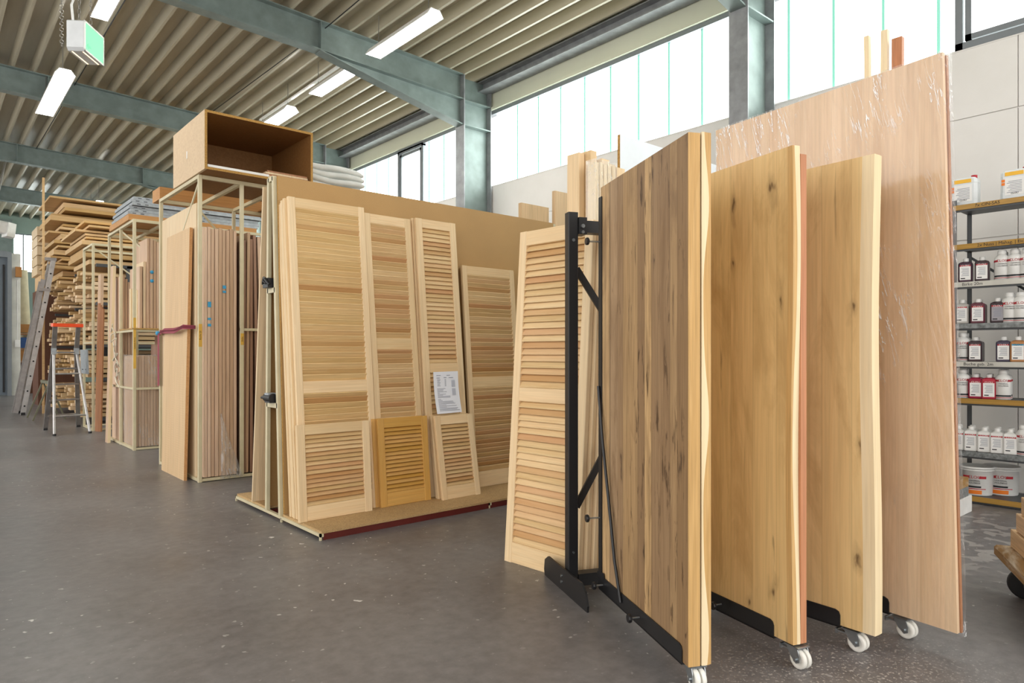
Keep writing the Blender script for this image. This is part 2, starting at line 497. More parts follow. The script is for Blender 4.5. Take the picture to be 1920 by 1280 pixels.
# floor: worn dark screed with paint drips
k = NT('screed')
v = k.coords((1, 1, 1), False)
n1 = k.noise(v, 0.9, 6, 0.6, 0.4)
n2 = k.noise(v, 14.0, 5, 0.65)
c = k.ramp(n1, [(0.30, lin('#5a5858')), (0.5, lin('#6b6868')), (0.72, lin('#807c7a'))])
c = k.mix(0.35, c, k.ramp(n2, [(0.3, lin('#4e4c4c')), (0.7, lin('#8b8785'))]))
n3 = k.noise(v, 23.0, 2, 0.5, 0.2)
n4 = k.noise(v, 0.75, 2, 0.5)
sp = k.math('MULTIPLY', k.ramp(n3, [(0.69, 0.0), (0.72, 1.0)]), k.ramp(n4, [(0.42, 0.15), (0.60, 1.0)]))
# splashes by the slabs and in front of the shelf
tc = k.n('ShaderNodeTexCoord')
def blot(cx, cy, r0, r1):
    d = k.n('ShaderNodeVectorMath', operation='DISTANCE'); k.put(d.inputs[0], tc.outputs['Object']); d.inputs[1].default_value = (cx, cy, 0)
    return k.ramp(k.math('DIVIDE', d.outputs['Value'], r1), [(r0 / r1, 1.0), (1.0, 0.0)])
n5 = k.noise(v, 70.0, 3, 0.6)
dust = k.math('MULTIPLY', k.ramp(n5, [(0.57, 0.0), (0.63, 1.0)]), blot(2.6, 1.1, 0.15, 0.75))
mp = k.n('ShaderNodeMapping'); mp.inputs['Scale'].default_value = (1, 1, 1); k.put(mp.inputs[0], v)
n6 = k.noise(mp.outputs[0], 7.0, 2, 0.5, 0.3)
pud = k.math('MULTIPLY', k.ramp(n6, [(0.55, 0.0), (0.57, 0.75)]), blot(5.3, 1.25, 0.5, 1.5))
c = k.mix(sp, c, lin('#cdc9c4'))
c = k.mix(k.math('MULTIPLY', dust, 0.8), c, lin('#b9b4ae'))
c = k.mix(pud, c, lin('#9b9793'))
k.base(c)
k.put(k.b.inputs['Roughness'], k.ramp(n1, [(0.3, 0.30), (0.7, 0.46)]))
k.b.inputs['Specular IOR Level'].default_value = 0.5
k.bump(n2, 0.08, 0.003)
M['screed'] = k.m
struct(MB().box(-7, -5, -0.1, WX, FARY, 0.0).build('floor', 'screed'), 'dark grey worn screed floor with white paint spots')

# ceiling: trapezoidal steel deck, ribs along the hall
k = NT('deck')
v = k.coords((1, 0.12, 1), False)
n = k.noise(v, 5.0, 4, 0.6)
k.base(k.ramp(n, [(0.3, lin('#a59d88')), (0.7, lin('#b6af9b'))]))
k.rough(0.38); k.b.inputs['Specular IOR Level'].default_value = 0.6
M['deck'] = k.m
mb = MB(); prof = []
P = 0.2845; x = 4.277 + P * 9
x0 = x
while x0 > -3.2:
    for dx, dz in ((0.0, 0.0), (-0.036, 0.0), (-0.066, 0.15), (-0.2545, 0.15)):
        prof.append((x0 + dx, dz))
    x0 -= P
prof.append((x0, 0))
vs = []; fs = []
for yy in (-2.0, FARY):
    for (px, dz) in prof: vs.append((px, yy, ceil_z(px) + dz))
N = len(prof)
for i in range(N - 1): fs.append((i, i + 1, N + i + 1, N + i))
mb.add(vs, fs); 
struct(mb.build('ceiling', 'deck'), 'beige trapezoidal sheet metal roof deck')
struct(MB().box(-3.3, -2, 6.10, WX + 0.3, FARY, 6.15).build('ceiling', 'deck'))

# steel portal frames
paint('steel_teal', '#7a8784', 0.45, 0.15, 0.10, 5)
paint('steel_grey', '#94979a', 0.45, 0.25, 0.12, 7)
HY = (3.87, 8.77, 13.67, 18.57, 23.47)
for i, y in enumerate(HY):
    mb = MB()
    def bl(xa, xb, w, zo0, zo1):
        mb.hexa([(xa, y - w / 2, ceil_z(xa) + zo0), (xb, y - w / 2, ceil_z(xb) + zo0), (xb, y + w / 2, ceil_z(xb) + zo0), (xa, y + w / 2, ceil_z(xa) + zo0),
                 (xa, y - w / 2, ceil_z(xa) + zo1), (xb, y - w / 2, ceil_z(xb) + zo1), (xb, y + w / 2, ceil_z(xb) + zo1), (xa, y + w / 2, ceil_z(xa) + zo1)])
    bl(-3.2, 6.5, 0.18, -0.016, -0.001); bl(-3.2, 6.5, 0.18, -0.405, -0.389); bl(-3.2, 6.5, 0.012, -0.389, -0.016)
    for xs in (1.6, 4.1, ):
        mb.box(xs, y - 0.085, ceil_z(xs) - 0.389, xs + 0.012, y + 0.085, ceil_z(xs) - 0.016)
    # haunch
    zA = ceil_z(4.1) - 0.40; zB = 4.82
    fr = frame((0, y, 0), (1, 0, 0), (0, 0, 1), (0, 1, 0))
    mb.prism([(4.1, zA), (6.5, zB), (6.5, ceil_z(6.5) - 0.4)], -0.006, 0.006, fr)
    mb.prism([(4.1, zA), (4.1, zA - 0.016), (6.5, zB - 0.018), (6.5, zB)], -0.09, 0.09, fr)
    struct(mb.build('roof_beam', 'steel_teal'), 'grey green steel roof beam with tapered haunch')
    c0, c1 = y - 0.11, y + 0.11
    col = MB().box(6.5, c0, 0, 6.518, c1, 5.6).box(7.042, c0, 0, 7.06, c1, 5.57)
    struct(col.build('steel_column', 'steel_grey'), 'galvanised steel column carrying a roof beam')
    web = MB().box(6.518, y - 0.007, 0, 7.042, y + 0.007, 5.58).box(6.518, c0 + .005, zB - 0.02, 7.042, c1 - .005, zB - 0.004)
    web.box(6.518, c0 + .005, 5.19, 7.042, c1 - .005, 5.205)
    web.build('web', 'steel_teal', bpy.data.objects[col_name] if False else None) if False else struct(web.build('steel_column', 'steel_teal'))
# eaves beam along the wall
mb = MB().box(6.86, -2, 5.575, 7.08, FARY, 5.59).box(6.86, -2, 5.43, 7.08, FARY, 5.445).box(6.965, -2, 5.44, 6.975, FARY, 5.58)
struct(mb.build('trim_1', 'steel_grey'), 'grey steel eaves beam above the windows')

# window wall
k = NT('wall_panel'); v = k.coords((1, 1, 1), False); n = k.noise(v, 1.3, 5, 0.6); n2 = k.noise(v, 60, 2)
c = k.ramp(n, [(0.3, lin('#e2e0dc')), (0.7, lin('#ebe9e6'))])
c = k.mix(k.ramp(n2, [(0.76, 0.0), (0.79, 0.35)]), c, lin('#8b8984'))
k.base(c); k.rough(0.6); M['wall_panel'] = k.m
paint('fascia', '#d8dac6', 0.6, 0, 0.03, 1.2)
paint('joint_grey', '#9a9893', 0.7)
paint('frame_grey', '#7e8489', 0.45, 0.2, 0.04)
SILL, HEAD = 3.925, 5.125
mb = MB(); z = 0.0
rows = [(0, 1.10), (1.11, 2.20), (2.21, 3.295), (3.305, SILL)]
ys = [-2.0, 1.58, 6.48, 11.38, 16.28, 21.18, 26.08, FARY]
for (za, zb) in rows:
    for j in range(len(ys) - 1):
        mb.box(WX, ys[j] + 0.004, za, WX + 0.16, ys[j + 1] - 0.004, zb)
mb.box(WX + 0.02, -2, 0, WX + 0.17, FARY, SILL - 0.01)
struct(mb.build('wall_right', 'wall_panel'), 'white precast wall panels under the window band')
struct(MB().box(WX, -2, HEAD + 0.05, WX + 0.2, FARY, 5.98).build('wall_right', 'fascia'), 'cream fascia above the windows')
struct(MB().box(WX - 0.05, -2, HEAD + 0.03, WX + 0.05, FARY, HEAD + 0.075).build('trim_2', 'fascia'))
struct(MB().box(WX - 0.01, -2, HEAD - 0.03, WX + 0.09, FARY, HEAD + 0.03).build('trim_3', 'frame_grey'))
struct(MB().box(WX - 0.005, -2, SILL - 0.012, WX + 0.12, FARY, SILL + 0.004).build('trim_4', 'wall_panel'))
k = NT('channel_glass')
k.base((0.9, 0.97, 0.95, 1)); k.b.inputs['Emission Color'].default_value = (0.93, 1.0, 0.97, 1)
k.b.inputs['Emission Strength'].default_value = WINDOW_E; k.rough(0.3); M['channel_glass'] = k.m
k = NT('glass_joint'); k.base(lin('#86cdb9')); k.b.inputs['Emission Color'].default_value = lin('#8fdcc4'); k.b.inputs['Emission Strength'].default_value = 0.25; M['glass_joint'] = k.m
wn = 0
def window_band(ya, yb, vents):
    global wn
    wn += 1
    w = struct(MB().box(WX + 0.05, ya, SILL, WX + 0.07, yb, HEAD).build('window_%d' % wn, 'channel_glass'), 'band of translucent channel glass, bright with daylight')
    mb = MB(); y = ya + 0.24
    while y < yb - 0.05:
        if not any(a - 0.05 < y < b + 0.05 for a, b in vents): mb.box(WX + 0.035, y - 0.014, SILL, WX + 0.05, y + 0.014, HEAD)
        y += 0.482
    mb.build('glazing_joint', 'glass_joint', w)
    for a, b in vents:
        m = MB()
        for (p, q, r, s_) in ((a, SILL, a + 0.06, HEAD), (b - 0.06, SILL, b, HEAD), (a, SILL, b, SILL + 0.06), (a, HEAD - 0.06, b, HEAD)):
            m.box(WX - 0.01, p, q, WX + 0.05, r, s_)
        m.build('window_frame', 'frame_grey', w)
        m = MB(); a2, b2 = a + 0.075, b - 0.075
        for (p, q, r, s_) in ((a2, SILL + .075, a2 + 0.05, HEAD - .075), (b2 - 0.05, SILL + .075, b2, HEAD - .075), (a2, SILL + .075, b2, SILL + 0.125), (a2, HEAD - 0.125, b2, HEAD - .075)):
            m.box(WX + 0.0, p, q, WX + 0.055, r, s_)
        m.build('sash', 'frame_grey', w)
window_band(-1.9, 3.73, [(0.95, 2.05)])
window_band(4.01, 8.63, [])
window_band(8.91, 13.53, [(10.72, 11.62)])
window_band(13.81, 18.43, [])
window_band(18.71, 23.33, [])
window_band(23.61, 28.2, [])
# far wall with a high window
paint('far_panel', '#8fa39a', 0.6, 0, 0.04, 2)
mb = MB()
for x0, x1, z0, z1 in ((-7, 0.2, 0, 6), (0.2, 1.2, 0, 3.9), (0.2, 1.2, 5.2, 6), (1.2, 2.36, 0, 6), (2.36, 3.6, 0, 3.9), (2.36, 3.6, 5.22, 6), (3.6, WX, 0, 6)):
    mb.box(x0, FARY, z0, x1, FARY + 0.2, z1)
struct(mb.build('wall_far', 'far_panel'), 'grey green panel end wall')
wn += 1
w = struct(MB().box(0.2, FARY + 0.08, 3.9, 1.2, FARY + 0.1, 5.2).box(2.36, FARY + 0.08, 3.9, 3.6, FARY + 0.1, 5.22).build('window_%d' % wn, 'channel_glass'), 'bright high window in the end wall')
m = MB()
for x_ in (2.36, 2.64, 2.96, 3.3, 3.58): m.box(x_ - 0.02, FARY + 0.04, 3.9, x_ + 0.02, FARY + 0.09, 5.22)
m.box(2.36, FARY + 0.03, 5.18, 3.6, FARY + 0.09, 5.24); m.box(2.36, FARY + 0.03, 3.88, 3.6, FARY + 0.09, 3.94)
m.build('window_frame', 'frame_grey', w)
m = MB().box(1.75, FARY - 0.3, 0, 2.3, FARY - 0.05, 5.6)
struct(m.build('steel_column', 'steel_teal'), 'dark steel column at the end wall')
# left partition with the sliding door
paint('partition', '#d5d4cc', 0.6, 0, 0.08, 3)
paint('door_blue_grey', '#6b7680', 0.45, 0.1)
paint('door_brown', '#4a3a28', 0.5)
struct(MB().box(1.90, 23.3, 0, 2.10, 23.75, 3.93).build('wall_left', 'partition'), 'white pier beside the grey sliding door')
struct(MB().box(1.80, 23.2, 0, 1.895, 23.5, 3.95).box(-2, 23.2, 3.80, 1.8, 23.5, 3.97).build('trim_5', 'frame_grey'), 'grey steel door frame')
d = struct(MB().box(-1.0, 23.3, 0.02, 1.80, 23.36, 3.80).build('door_1', 'door_blue_grey'), 'grey blue sliding door at the end of the hall')
MB().box(-0.9, 23.285, 0.9, 1.62, 23.3, 3.3).build('door_panel', 'door_brown', d)
MB().box(1.70, 23.27, 0.1, 1.74, 23.3, 3.6).build('door_edge', 'black_steel', d)
tag(MB().box(1.98, 23.22, 3.28, 2.12, 23.30, 3.56).build('wood_block', 'cardboard'), 'small brown wooden block fixed to the white pier', 'block')
tag(MB().box(1.97, 23.27, 1.34, 2.09, 23.30, 1.54).box(2.02, 23.285, 1.5, 2.035, 23.3, 3.2).build('switch_box', 'white_plastic'), 'white switch box with conduit on the white pier', 'switch')
struct(MB().tube([(6.62, 9.02, 3.4), (6.62, 9.02, 4.9)], 0.02, 10).build('trim_6', 'conduit_white'), 'pale conduit beside the column')
# thin cables under the deck
for pts in ([(2.05, 5.0, ceil_z(2) - 0.03), (2.0, 8.6, ceil_z(2) - 0.03), (1.98, 13.5, ceil_z(2) - 0.03), (1.95, 18.5, ceil_z(2) - 0.03)],
            [(4.2, 7.0, ceil_z(4.2) - 0.02), (4.2, 8.7, ceil_z(4.2) - 0.05), (4.1, 13.6, ceil_z(4.1) - 0.02)]):
    struct(MB().tube(pts, 0.008, 6).build('trim_7', 'black_plastic'), 'thin dark cable run along the roof deck')

# ================================================================== LAMPS
def lamp(x0, x1, y0, y1, z, label):
    t = thing('ceiling_lamp', label, 'lamp', T((x0 + x1) / 2, (y0 + y1) / 2, z), 'fluorescent ceiling lamps')
    w, l = (x1 - x0) / 2, (y1 - y0) / 2
    fr = frame((0, -l, 0), (1, 0, 0), (0, 0, 1), (0, 1, 0))
    MB().prism([(-w, 0.0), (-w * 0.55, 0.085), (w * 0.55, 0.085), (w, 0.0), (w - 0.012, 0.0), (w * 0.5, 0.075), (-w * 0.5, 0.075), (-w + 0.012, 0.0)], 0, 2 * l, fr).build('housing', 'lamp_white', t)
    MB().prism([(-w + 0.012, 0.002), (w - 0.012, 0.002), (w * 0.55, 0.05), (-w * 0.55, 0.05)], 0.004, 2 * l - 0.004, fr).build('tube_light', 'lamp_glow', t)
    for s in (-0.8, 0.8):
        MB().tube([(0, l * s, 0.08), (0, l * s, ceil_z(x0) - z)], 0.006, 6).build('hanger', 'chain_steel', t)
lamp(4.50, 4.74, 6.72, 8.20, 5.19, 'long lit ceiling lamp crossing in front of the haunched beam')
lamp(4.53, 4.76, 8.90, 10.05, 5.2, 'lit ceiling lamp just behind the haunched beam')
lamp(4.51, 4.78, 10.95, 12.35, 5.2, 'lit ceiling lamp showing above the chipboard cabinet')
lamp(1.44, 1.71, 11.65, 13.87, 5.2, 'lit ceiling lamp behind the emergency exit sign')
lamp(1.52, 1.72, 7.3, 9.45, 5.2, 'lit ceiling lamp above the emergency exit sign')
lamp(3.46, 3.75, 20.9, 22.3, 5.15, 'small distant lit lamp over the timber stacks')
tag(MB().box(4.62, 8.95, 5.38, 4.66, 12.3, 5.41).build('lamp_rail', 'lamp_white'), 'white slotted mounting rail above the row of lamps', 'rail')

# emergency sign
t = thing('exit_sign', 'white box emergency exit sign with glowing green face hung on chains', 'sign', frame((0.86, 5.525, 3.296), (0.576, 0.818, 0), (-0.818, 0.576, 0), (0, 0, 1)))
L_, H_, D_ = 0.272, 0.21, 0.122
fr = frame((0, 0.0, 0), (1, 0, 0), (0, 0, 1), (0, 1, 0))
MB().prism([(0, 0.02), (0.02, 0.0), (L_ - 0.02, 0.0), (L_, 0.02), (L_, H_ - .01), (L_ - .01, H_), (.01, H_), (0, H_ - .01)], 0.004, D_ - 0.004, fr).build('case', 'sign_grey', t)
MB().box(0.0, -0.002, 0.0, L_, 0.006, 0.012).box(0, -0.002, H_ - .012, L_, 0.006, H_).box(0, -0.002, 0, .012, 0.006, H_).box(L_ - .012, -0.002, 0, L_, 0.006, H_).build('face_frame', 'white_plastic', t)
MB().box(0.012, 0.0, 0.012, L_ - .012, 0.003, H_ - .012).build('face', 'sign_glow', t)
emit('sign_mark_green', '#55c983', 0.5)
MB().prism([(0.03, 0.05), (0.055, 0.03), (0.055, 0.045), (0.085, 0.045), (0.085, 0.058), (0.055, 0.058), (0.055, 0.07)], -0.001, 0.0005, fr).build('arrow_mark', 'sign_mark_green', t)
MB().box(0.03, 0.02, -0.001, L_ - .03, 0.028, 0.002).box(0.03, D_ - .03, -0.001, L_ - .03, D_ - .022, 0.002).build('light_slot', 'sign_slot', t)
def chain(p0, p1, name, parent=None, r=0.006):
    p0 = Vector(p0); p1 = Vector(p1); n = max(2, int((p1 - p0).length / 0.032)); mb = MB()
    for i in range(n):
        c_ = p0.lerp(p1, (i + .5) / n); a = Vector((1, 0, 0)) if i % 2 else Vector((0, 1, 0)); h = (p1 - p0) / n * 0.62
        mb.tube([c_ - h, c_ - h * .5 + a * r * 1.4, c_ + h * .5 + a * r * 1.4, c_ + h, c_ + h * .5 - a * r * 1.4, c_ - h * .5 - a * r * 1.4, c_ - h], r * 0.32, 5, False)
    return mb.build(name, 'chain_steel', parent)
for q in (0.05, L_ - 0.06):
    chain((q, D_ / 2, H_), (q * 0.6 + 0.05, D_ / 2, 2.35), 'chain', t)
MB().tube([(0.02, D_ * .7, H_), (0.0, D_ * .7, H_ + .1), (0.03, D_ * .7, H_ + .16), (0.07, D_ * .6, H_ + 0.2)], 0.008, 8).build('cable', 'white_plastic', t)
tag(chain((1.15, 8.75, 4.5), (1.15, 8.75, ceil_z(1.15)), 'hanging_chain', None, 0.012), 'loose thin chain hanging from the roof by the emergency exit sign', 'chain')

# ================================================================== LOUVRE DOORS
def louvre_door(label, w, h, t, mtx, sections, flip=False, dark=False, group='louvre doors', stile=0.052, top=0.075, bot=0.10, pitch=0.037, slat_tilt=1.15, name='louvre_door', plain=None):
    r = thing(name, label, 'door', mtx, group)
    up, ac, sl = ('dark_pine_upright', 'dark_pine_across', 'dark_pine_across') if dark else ('pine_upright', 'pine_across', 'pine_slats')
    for x in (0, w - stile):
        MB().bev(x, 0, 0, x + stile, t, h, 0.003).build('stile', up, r)
    zs = [bot] + [z for s in sections for z in s] + [h - top]
    MB().bev(stile, 0.002, 0, w - stile, t - .002, bot, 0.003).build('bottom_rail', ac, r)
    MB().bev(stile, 0.002, h - top, w - stile, t - .002, h, 0.003).build('top_rail', ac, r)
    for a, b in sections:
        MB().bev(stile, 0.002, a, w - stile, t - .002, b, 0.003).build('middle_rail', ac, r)
    for i in range(0, len(zs), 2):
        a, b = zs[i], zs[i + 1]; n = max(2, int(round((b - a) / pitch))); p = (b - a) / n; mb = MB()
        for j in range(n):
            z0 = a + p * j + 0.001; z1 = min(z0 + p * slat_tilt, b - 0.0005)
            ya, yb = (-0.001, t - 0.001) if flip else (0.003, t - 0.002)
            if flip: sec = [(yb, z0), (yb, z0 + .009), (ya + .010, z1), (ya + .002, z1), (ya, z1 - .002), (ya, z1 - .0065), (ya + .003, z1 - .009), (yb - .005, z0)]
            else: sec = [(ya, z0 + .002), (ya, z0 + .007), (ya + .002, z0 + .009), (yb - .006, z1), (yb, z1), (yb, z1 - .009), (ya + .010, z0), (ya + .002, z0)]
            mb.loft([[(stile - .002, q[0], q[1]) for q in sec], [(w - stile + .002, q[0], q[1]) for q in sec]])
        mb.build('louvre_slats', plain or sl, r)
    return r
BZ = 0.057
def on_base(x, y0, y1, z1):
    return lean_frame((x, y0, BZ), (1, 0, 0), (y1 - y0) / (z1 - BZ))
A = louvre_door('tall wide louvre door, front of the stack at the open end of the MDF display', 0.60, 2.26, 0.03, on_base(1.965, 4.455, 4.69, 2.3), [(0.86, 0.945)], flip=True, bot=0.14, pitch=0.040, plain='plain_slats')
for i, dx in enumerate((-0.018, -0.022, -0.016, -0.02)):
    dup(A, on_base(1.965 + dx, 4.455 + 0.034 * (i + 1), 4.69 + 0.0285 * (i + 1) , 2.3 ) @ T(0, 0, -0.012 * (i + 1)), ['louvre door standing directly behind the tall wide front door', 'third louvre door of the tall stack at the open end', 'fourth louvre door of the tall stack, edge showing', 'rearmost louvre door of the tall stack against the MDF'][i])
B = louvre_door('tall louvre door with a pale middle rail, between the wide and the narrow tall doors', 0.415, 2.23, 0.03, on_base(2.577, 4.475, 4.715, 2.28), [(1.17, 1.26)], flip=True, bot=0.12, pitch=0.038)
dup(B, on_base(2.605, 4.512, 4.745, 2.28), 'louvre door hidden behind the one with pale middle rail, brown edge showing')
Cd = louvre_door('narrow tall louvre door behind the price sheet', 0.40, 2.245, 0.03, on_base(3.035, 4.485, 4.70, 2.29), [(0.98, 1.06)], bot=0.12, pitch=0.036, stile=0.062)
dup(Cd, on_base(3.022, 4.52, 4.735, 2.29), 'second narrow tall louvre door behind the price sheet door')
D = louvre_door('shorter louvre door with wide pale rail, end of the row beside the black stand', 0.585, 1.895, 0.03, on_base(3.505, 4.54, 4.70, 1.945), [(0.845, 0.935)], flip=True, bot=0.13, pitch=0.037)
for i in range(2):
    dup(D, on_base(3.535 + 0.03 * i, 4.572 + 0.034 * i, 4.735 + 0.03 * i, 1.945), ['shorter louvre door second in its stack, edge past the front one', 'shorter louvre door third in its stack, touching the MDF'][i])
louvre_door('small pale louvre shutter at the open end of the display base', 0.55, 0.65, 0.03, on_base(1.918, 4.385, 4.435, 0.7), [], bot=0.10, top=0.07, pitch=0.030, stile=0.058, name='louvre_shutter', slat_tilt=0.9)
E_ = louvre_door('small amber louvre shutter between two pale ones', 0.44, 0.65, 0.03, on_base(2.557, 4.415, 4.475, 0.7), [], dark=True, bot=0.10, top=0.07, pitch=0.030, stile=0.055, name='louvre_shutter', slat_tilt=0.9)
dup(E_, on_base(2.531, 4.45, 4.508, 0.7), 'second amber louvre shutter, brown edge behind the first')
F_ = louvre_door('small narrow pale louvre shutter under the price sheet', 0.37, 0.65, 0.028, on_base(3.045, 4.325, 4.44, 0.7), [], bot=0.10, top=0.07, pitch=0.030, stile=0.05, name='louvre_shutter', slat_tilt=0.9)
for i in range(3):
    dup(F_, on_base(3.043 + 0.006 * i + (0.03 if i == 0 else 0), 4.356 + 0.031 * i, 4.471 + 0.031 * i, 0.7), ['narrow louvre shutter directly behind the one under the price sheet', 'third narrow louvre shutter in the stack under the price sheet', 'rearmost narrow louvre shutter in the stack under the price sheet'][i])
# price sheet
t = thing('price_sheet', 'white printed price sheet propped on the narrow shutter', 'paper', lean_frame((3.075, 4.448, 0.712), (1, 0, 0), 0.17))
PW, PH = 0.245, 0.335
mb = MB(); rings = []
for i in range(9):
    z = PH * i / 8; yb = 0.012 * math.sin(i / 8 * math.pi)
    rings.append([(0, yb, z), (PW, yb + 0.004, z + 0.004), (PW, yb + 0.0046, z + 0.004), (0, yb + 0.0006, z)])
mb.loft(rings).build('sheet', 'paper_white', t)
mb = MB()
def ln(x0, z, x1, hh=0.0028):
    yb = 0.012 * math.sin(z / PH * math.pi); mb.box(x0, yb - 0.0012, z, x1, yb + 0.002, z + hh)
for x0, z, x1 in ((.03, .305, .07), (.13, .305, .16), (.03, .285, .06), (.10, .287, .125), (.15, .286, .19)): ln(x0, z, x1, .004)
for i in range(7): ln(.035, .273 - i * .0085, .065 - (i % 3) * .004); ln(.108, .273 - i * .0085, .12)
for i, e in enumerate((.11, .09, .085, .12, .05, .11, .08, .15, .15)): ln(.03, .20 - i * .0088, e)
for i, e in enumerate((.055, .07, .17, .175, .19, .10, .20, .10, .21, .20, .225)): ln(.03, .115 - i * .0092, e)
mb.build('printed_line', 'ink_grey', t)
mb = MB(); 
for z0, z1 in ((.213, .268), (.145, .200)):
    yb = 0.012 * math.sin(z0 / PH * math.pi); mb.box(.175, yb - .0015, z0, .207, yb + .004, z1)
mb.build('price_table', 'ink_pale', t)

# ------------------------------------------------------------------ display frame
t = thing('display_frame', 'long A-shaped display frame with tall MDF back panel and chipboard base', 'display frame', T(1.92, 4.08, 0))
o_ = (-1.92, -4.08)
def DX(mb, x0, y0, z0, x1, y1, z1): return mb.box(x0 - 1.92, y0 - 4.08, z0, x1 - 1.92, y1 - 4.08, z1)
DX(MB(), 1.935, 4.08, 0.042, 4.78, 4.71, 0.056).build('base_board', 'chipboard', t)
DX(MB(), 1.945, 4.083, 0.0, 4.76, 4.10, 0.040).build('kick_board', 'red_kick', t)
DX(MB(), 1.935, 5.0, 0.042, 4.78, 5.63, 0.056).build('base_board', 'chipboard', t)
DX(MB(), 1.945, 4.965, 0.0, 4.76, 4.98, 0.040).build('kick_board', 'red_kick', t)
for xx in (1.92, 3.3, 4.74):
    mb = MB()
    DX(mb, xx, 4.08, 0.022, xx + .025, 5.63, 0.042); DX(mb, xx, 4.08, 0, xx + .012, 4.095, 0.042); DX(mb, xx, 5.615, 0, xx + .012, 5.63, .042)
    DX(mb, xx, 4.70, 0, xx + .012, 4.715, 0.03)
    X = xx - 1.92 + 0.0125
    for (ya, yb) in ((4.735, 4.86), (4.985, 4.945)):
        mb.hexa([(X - .0125, ya - 4.08 - .016, .04), (X + .0125, ya - 4.08 - .016, .04), (X + .0125, ya - 4.08 + .016, .04), (X - .0125, ya - 4.08 + .016, .04),
                 (X - .0125, yb - 4.08 - .016, 2.47), (X + .0125, yb - 4.08 - .016, 2.47), (X + .0125, yb - 4.08 + .016, 2.47), (X - .0125, yb - 4.08 + .016, 2.47)])
    for z in (0.80, 1.63, 2.44):
        ya = 4.735 + (4.86 - 4.735) * z / 2.47; yb = 4.985 - .04 * z / 2.47
        DX(mb, xx, ya, z, xx + .025, yb, z + 0.035)
    mb.build('end_frame', 'rack_steel', t)
fr = lean_frame((0.022, 4.695 - 4.08, 0.057), (1, 0, 0), 0.1207 / 2.41)
MB().box(0, 0, 0, 2.765, 0.016, 2.415).build('back_panel', 'mdf', t, fr)
MB().box(-0.0015, 0.0, 0, 0.0, 0.016, 2.415).build('panel_edge', 'chip_edge', t, fr)
fr = lean_frame((2.79, 5.035 - 4.08, 0.057), (-1, 0, 0), 0.06 / 2.41)
MB().box(0, 0, 0, 2.765, 0.016, 2.40).build('back_panel', 'mdf', t, fr)
# thin panel leaning on the rear of the frame
r = lean_frame((3.35, 5.27, 0.057), (-1, 0, 0), 0.225 / 2.4)
tag(MB().box(0, 0, 0, 1.43, 0.018, 2.38).build('thin_panel', 'light_board', None, r), 'thin pale panel leaning on the rear of the display frame', 'panel')
# clamps on the end frame
def clamp(z, label, motor):
    y0 = 4.735 + 0.125 * z / 2.47
    t = thing('spring_clamp', label, 'clamp', T(1.93, y0 + 0.09, z + 0.036))
    if motor:
        MB().cyl((-.02, -.045, .035), (-.02, .075, .035), .032, 14).build('barrel', 'black_plastic', t)
        MB().box(-.045, -.04, 0, .02, .05, .012).build('foot', 'black_plastic', t)
        MB().tube([(-.02, .075, .035), (-.022, .11, .034), (-.03, .15, .03)], [.016, .012, .009], 10).build('tip', 'black_plastic', t)
        MB().box(-.05, -.03, .055, .01, .04, .07).build('cover', 'panel_grey', t)
    else:
        MB().box(-.045, -.05, 0, .02, .045, .03).box(-.04, -.04, .03, .01, .0, .07).build('jaw', 'black_plastic', t)
        MB().tube([(-.035, -.055, .02), (-.05, -.02, .06), (-.04, .03, .075), (-.035, .06, .03)], .012, 8).build('handle', 'black_plastic', t)
        MB().tube([(-.045, -.02, .03), (-.06, .0, .05), (-.05, .03, .04)], .008, 8).build('trigger', 'black_plastic', t)
clamp(0.80, 'black cylindrical clamp with grey cover on lower crossbar', True)
clamp(1.63, 'small black clamp on the upper crossbar of the display', False)

# ------------------------------------------------------------------ louvre doors leaning near the black stand
wd = Vector((0.06, -0.998, 0))
def stand_frame(i): return lean_frame((2.544 + 0.037 * i, 3.007 - 0.01 * i, 0.0), (0.06, -0.998, 0), 0.068)
G_ = louvre_door('big louvre door leaning behind the black post, front of its stack', 0.555, 1.91, 0.032, stand_frame(0), [(0.92, 1.0)], bot=0.115, top=0.085, pitch=0.037, stile=0.058)
for i in (1, 2, 3):
    dup(G_, stand_frame(i) @ T(0.008 * i, 0, 0), ['second big louvre door in the stack by the black post', 'third big louvre door in the stack by the black post', 'rearmost big louvre door in the stack by the black post'][i - 1])
# tall planed boards and wrapped bundle
for i, (x, w, top, dy) in enumerate(((3.235, .055, 2.50, 0.05), (3.295, .06, 2.515, 0.0), (3.365, .035, 2.49, .07), (3.41, .05, 2.505, .1), (3.48, .08, 2.51, .07), (3.57, .09, 2.50, .1), (3.67, .09, 2.49, .1))):
    tag(MB().bev(x, 3.02 + dy, 0, x + w, 3.02 + dy + 0.11, top, 0.004).build('planed_board', 'pine_upright'), ['tall pale board behind the black post, at the post end of its row', 'thick tall pale board, tallest of the bundle behind the black post', 'narrow tall board wedged mid bundle behind the black post', 'tall board behind the film wrapped bundle', 'wide tall board behind the film wrapped bundle', 'tall board tucked behind the white laminated panel edge', 'tall board hidden most behind the white laminated panel'][i], 'board', 'planed boards behind the black post')
for i in range(5):
    tag(MB().bev(3.23 + .04 * i, 2.92, 0, 3.262 + .04 * i, 2.99, 2.405 + 0.006 * (i % 2)).build('wrapped_batten', 'sapwood'), 'pale strip in the film wrapped bundle behind the black post', 'strip', 'strips in the film wrapped bundle')
tag(MB().box(3.222, 2.912, 0.9, 3.43, 2.997, 2.425).build('bundle_film', 'film_scrap'), 'clear film around the bundle of pale strips', 'film')
t = thing('laminate_sheet', 'white laminated chipboard panel with slanting top behind the rustic slab', 'panel', T(3.80, 3.2, 0))
MB().box(0, 0, 0, 1.6, 0.02, 2.765).build('board', 'white_laminate', t)
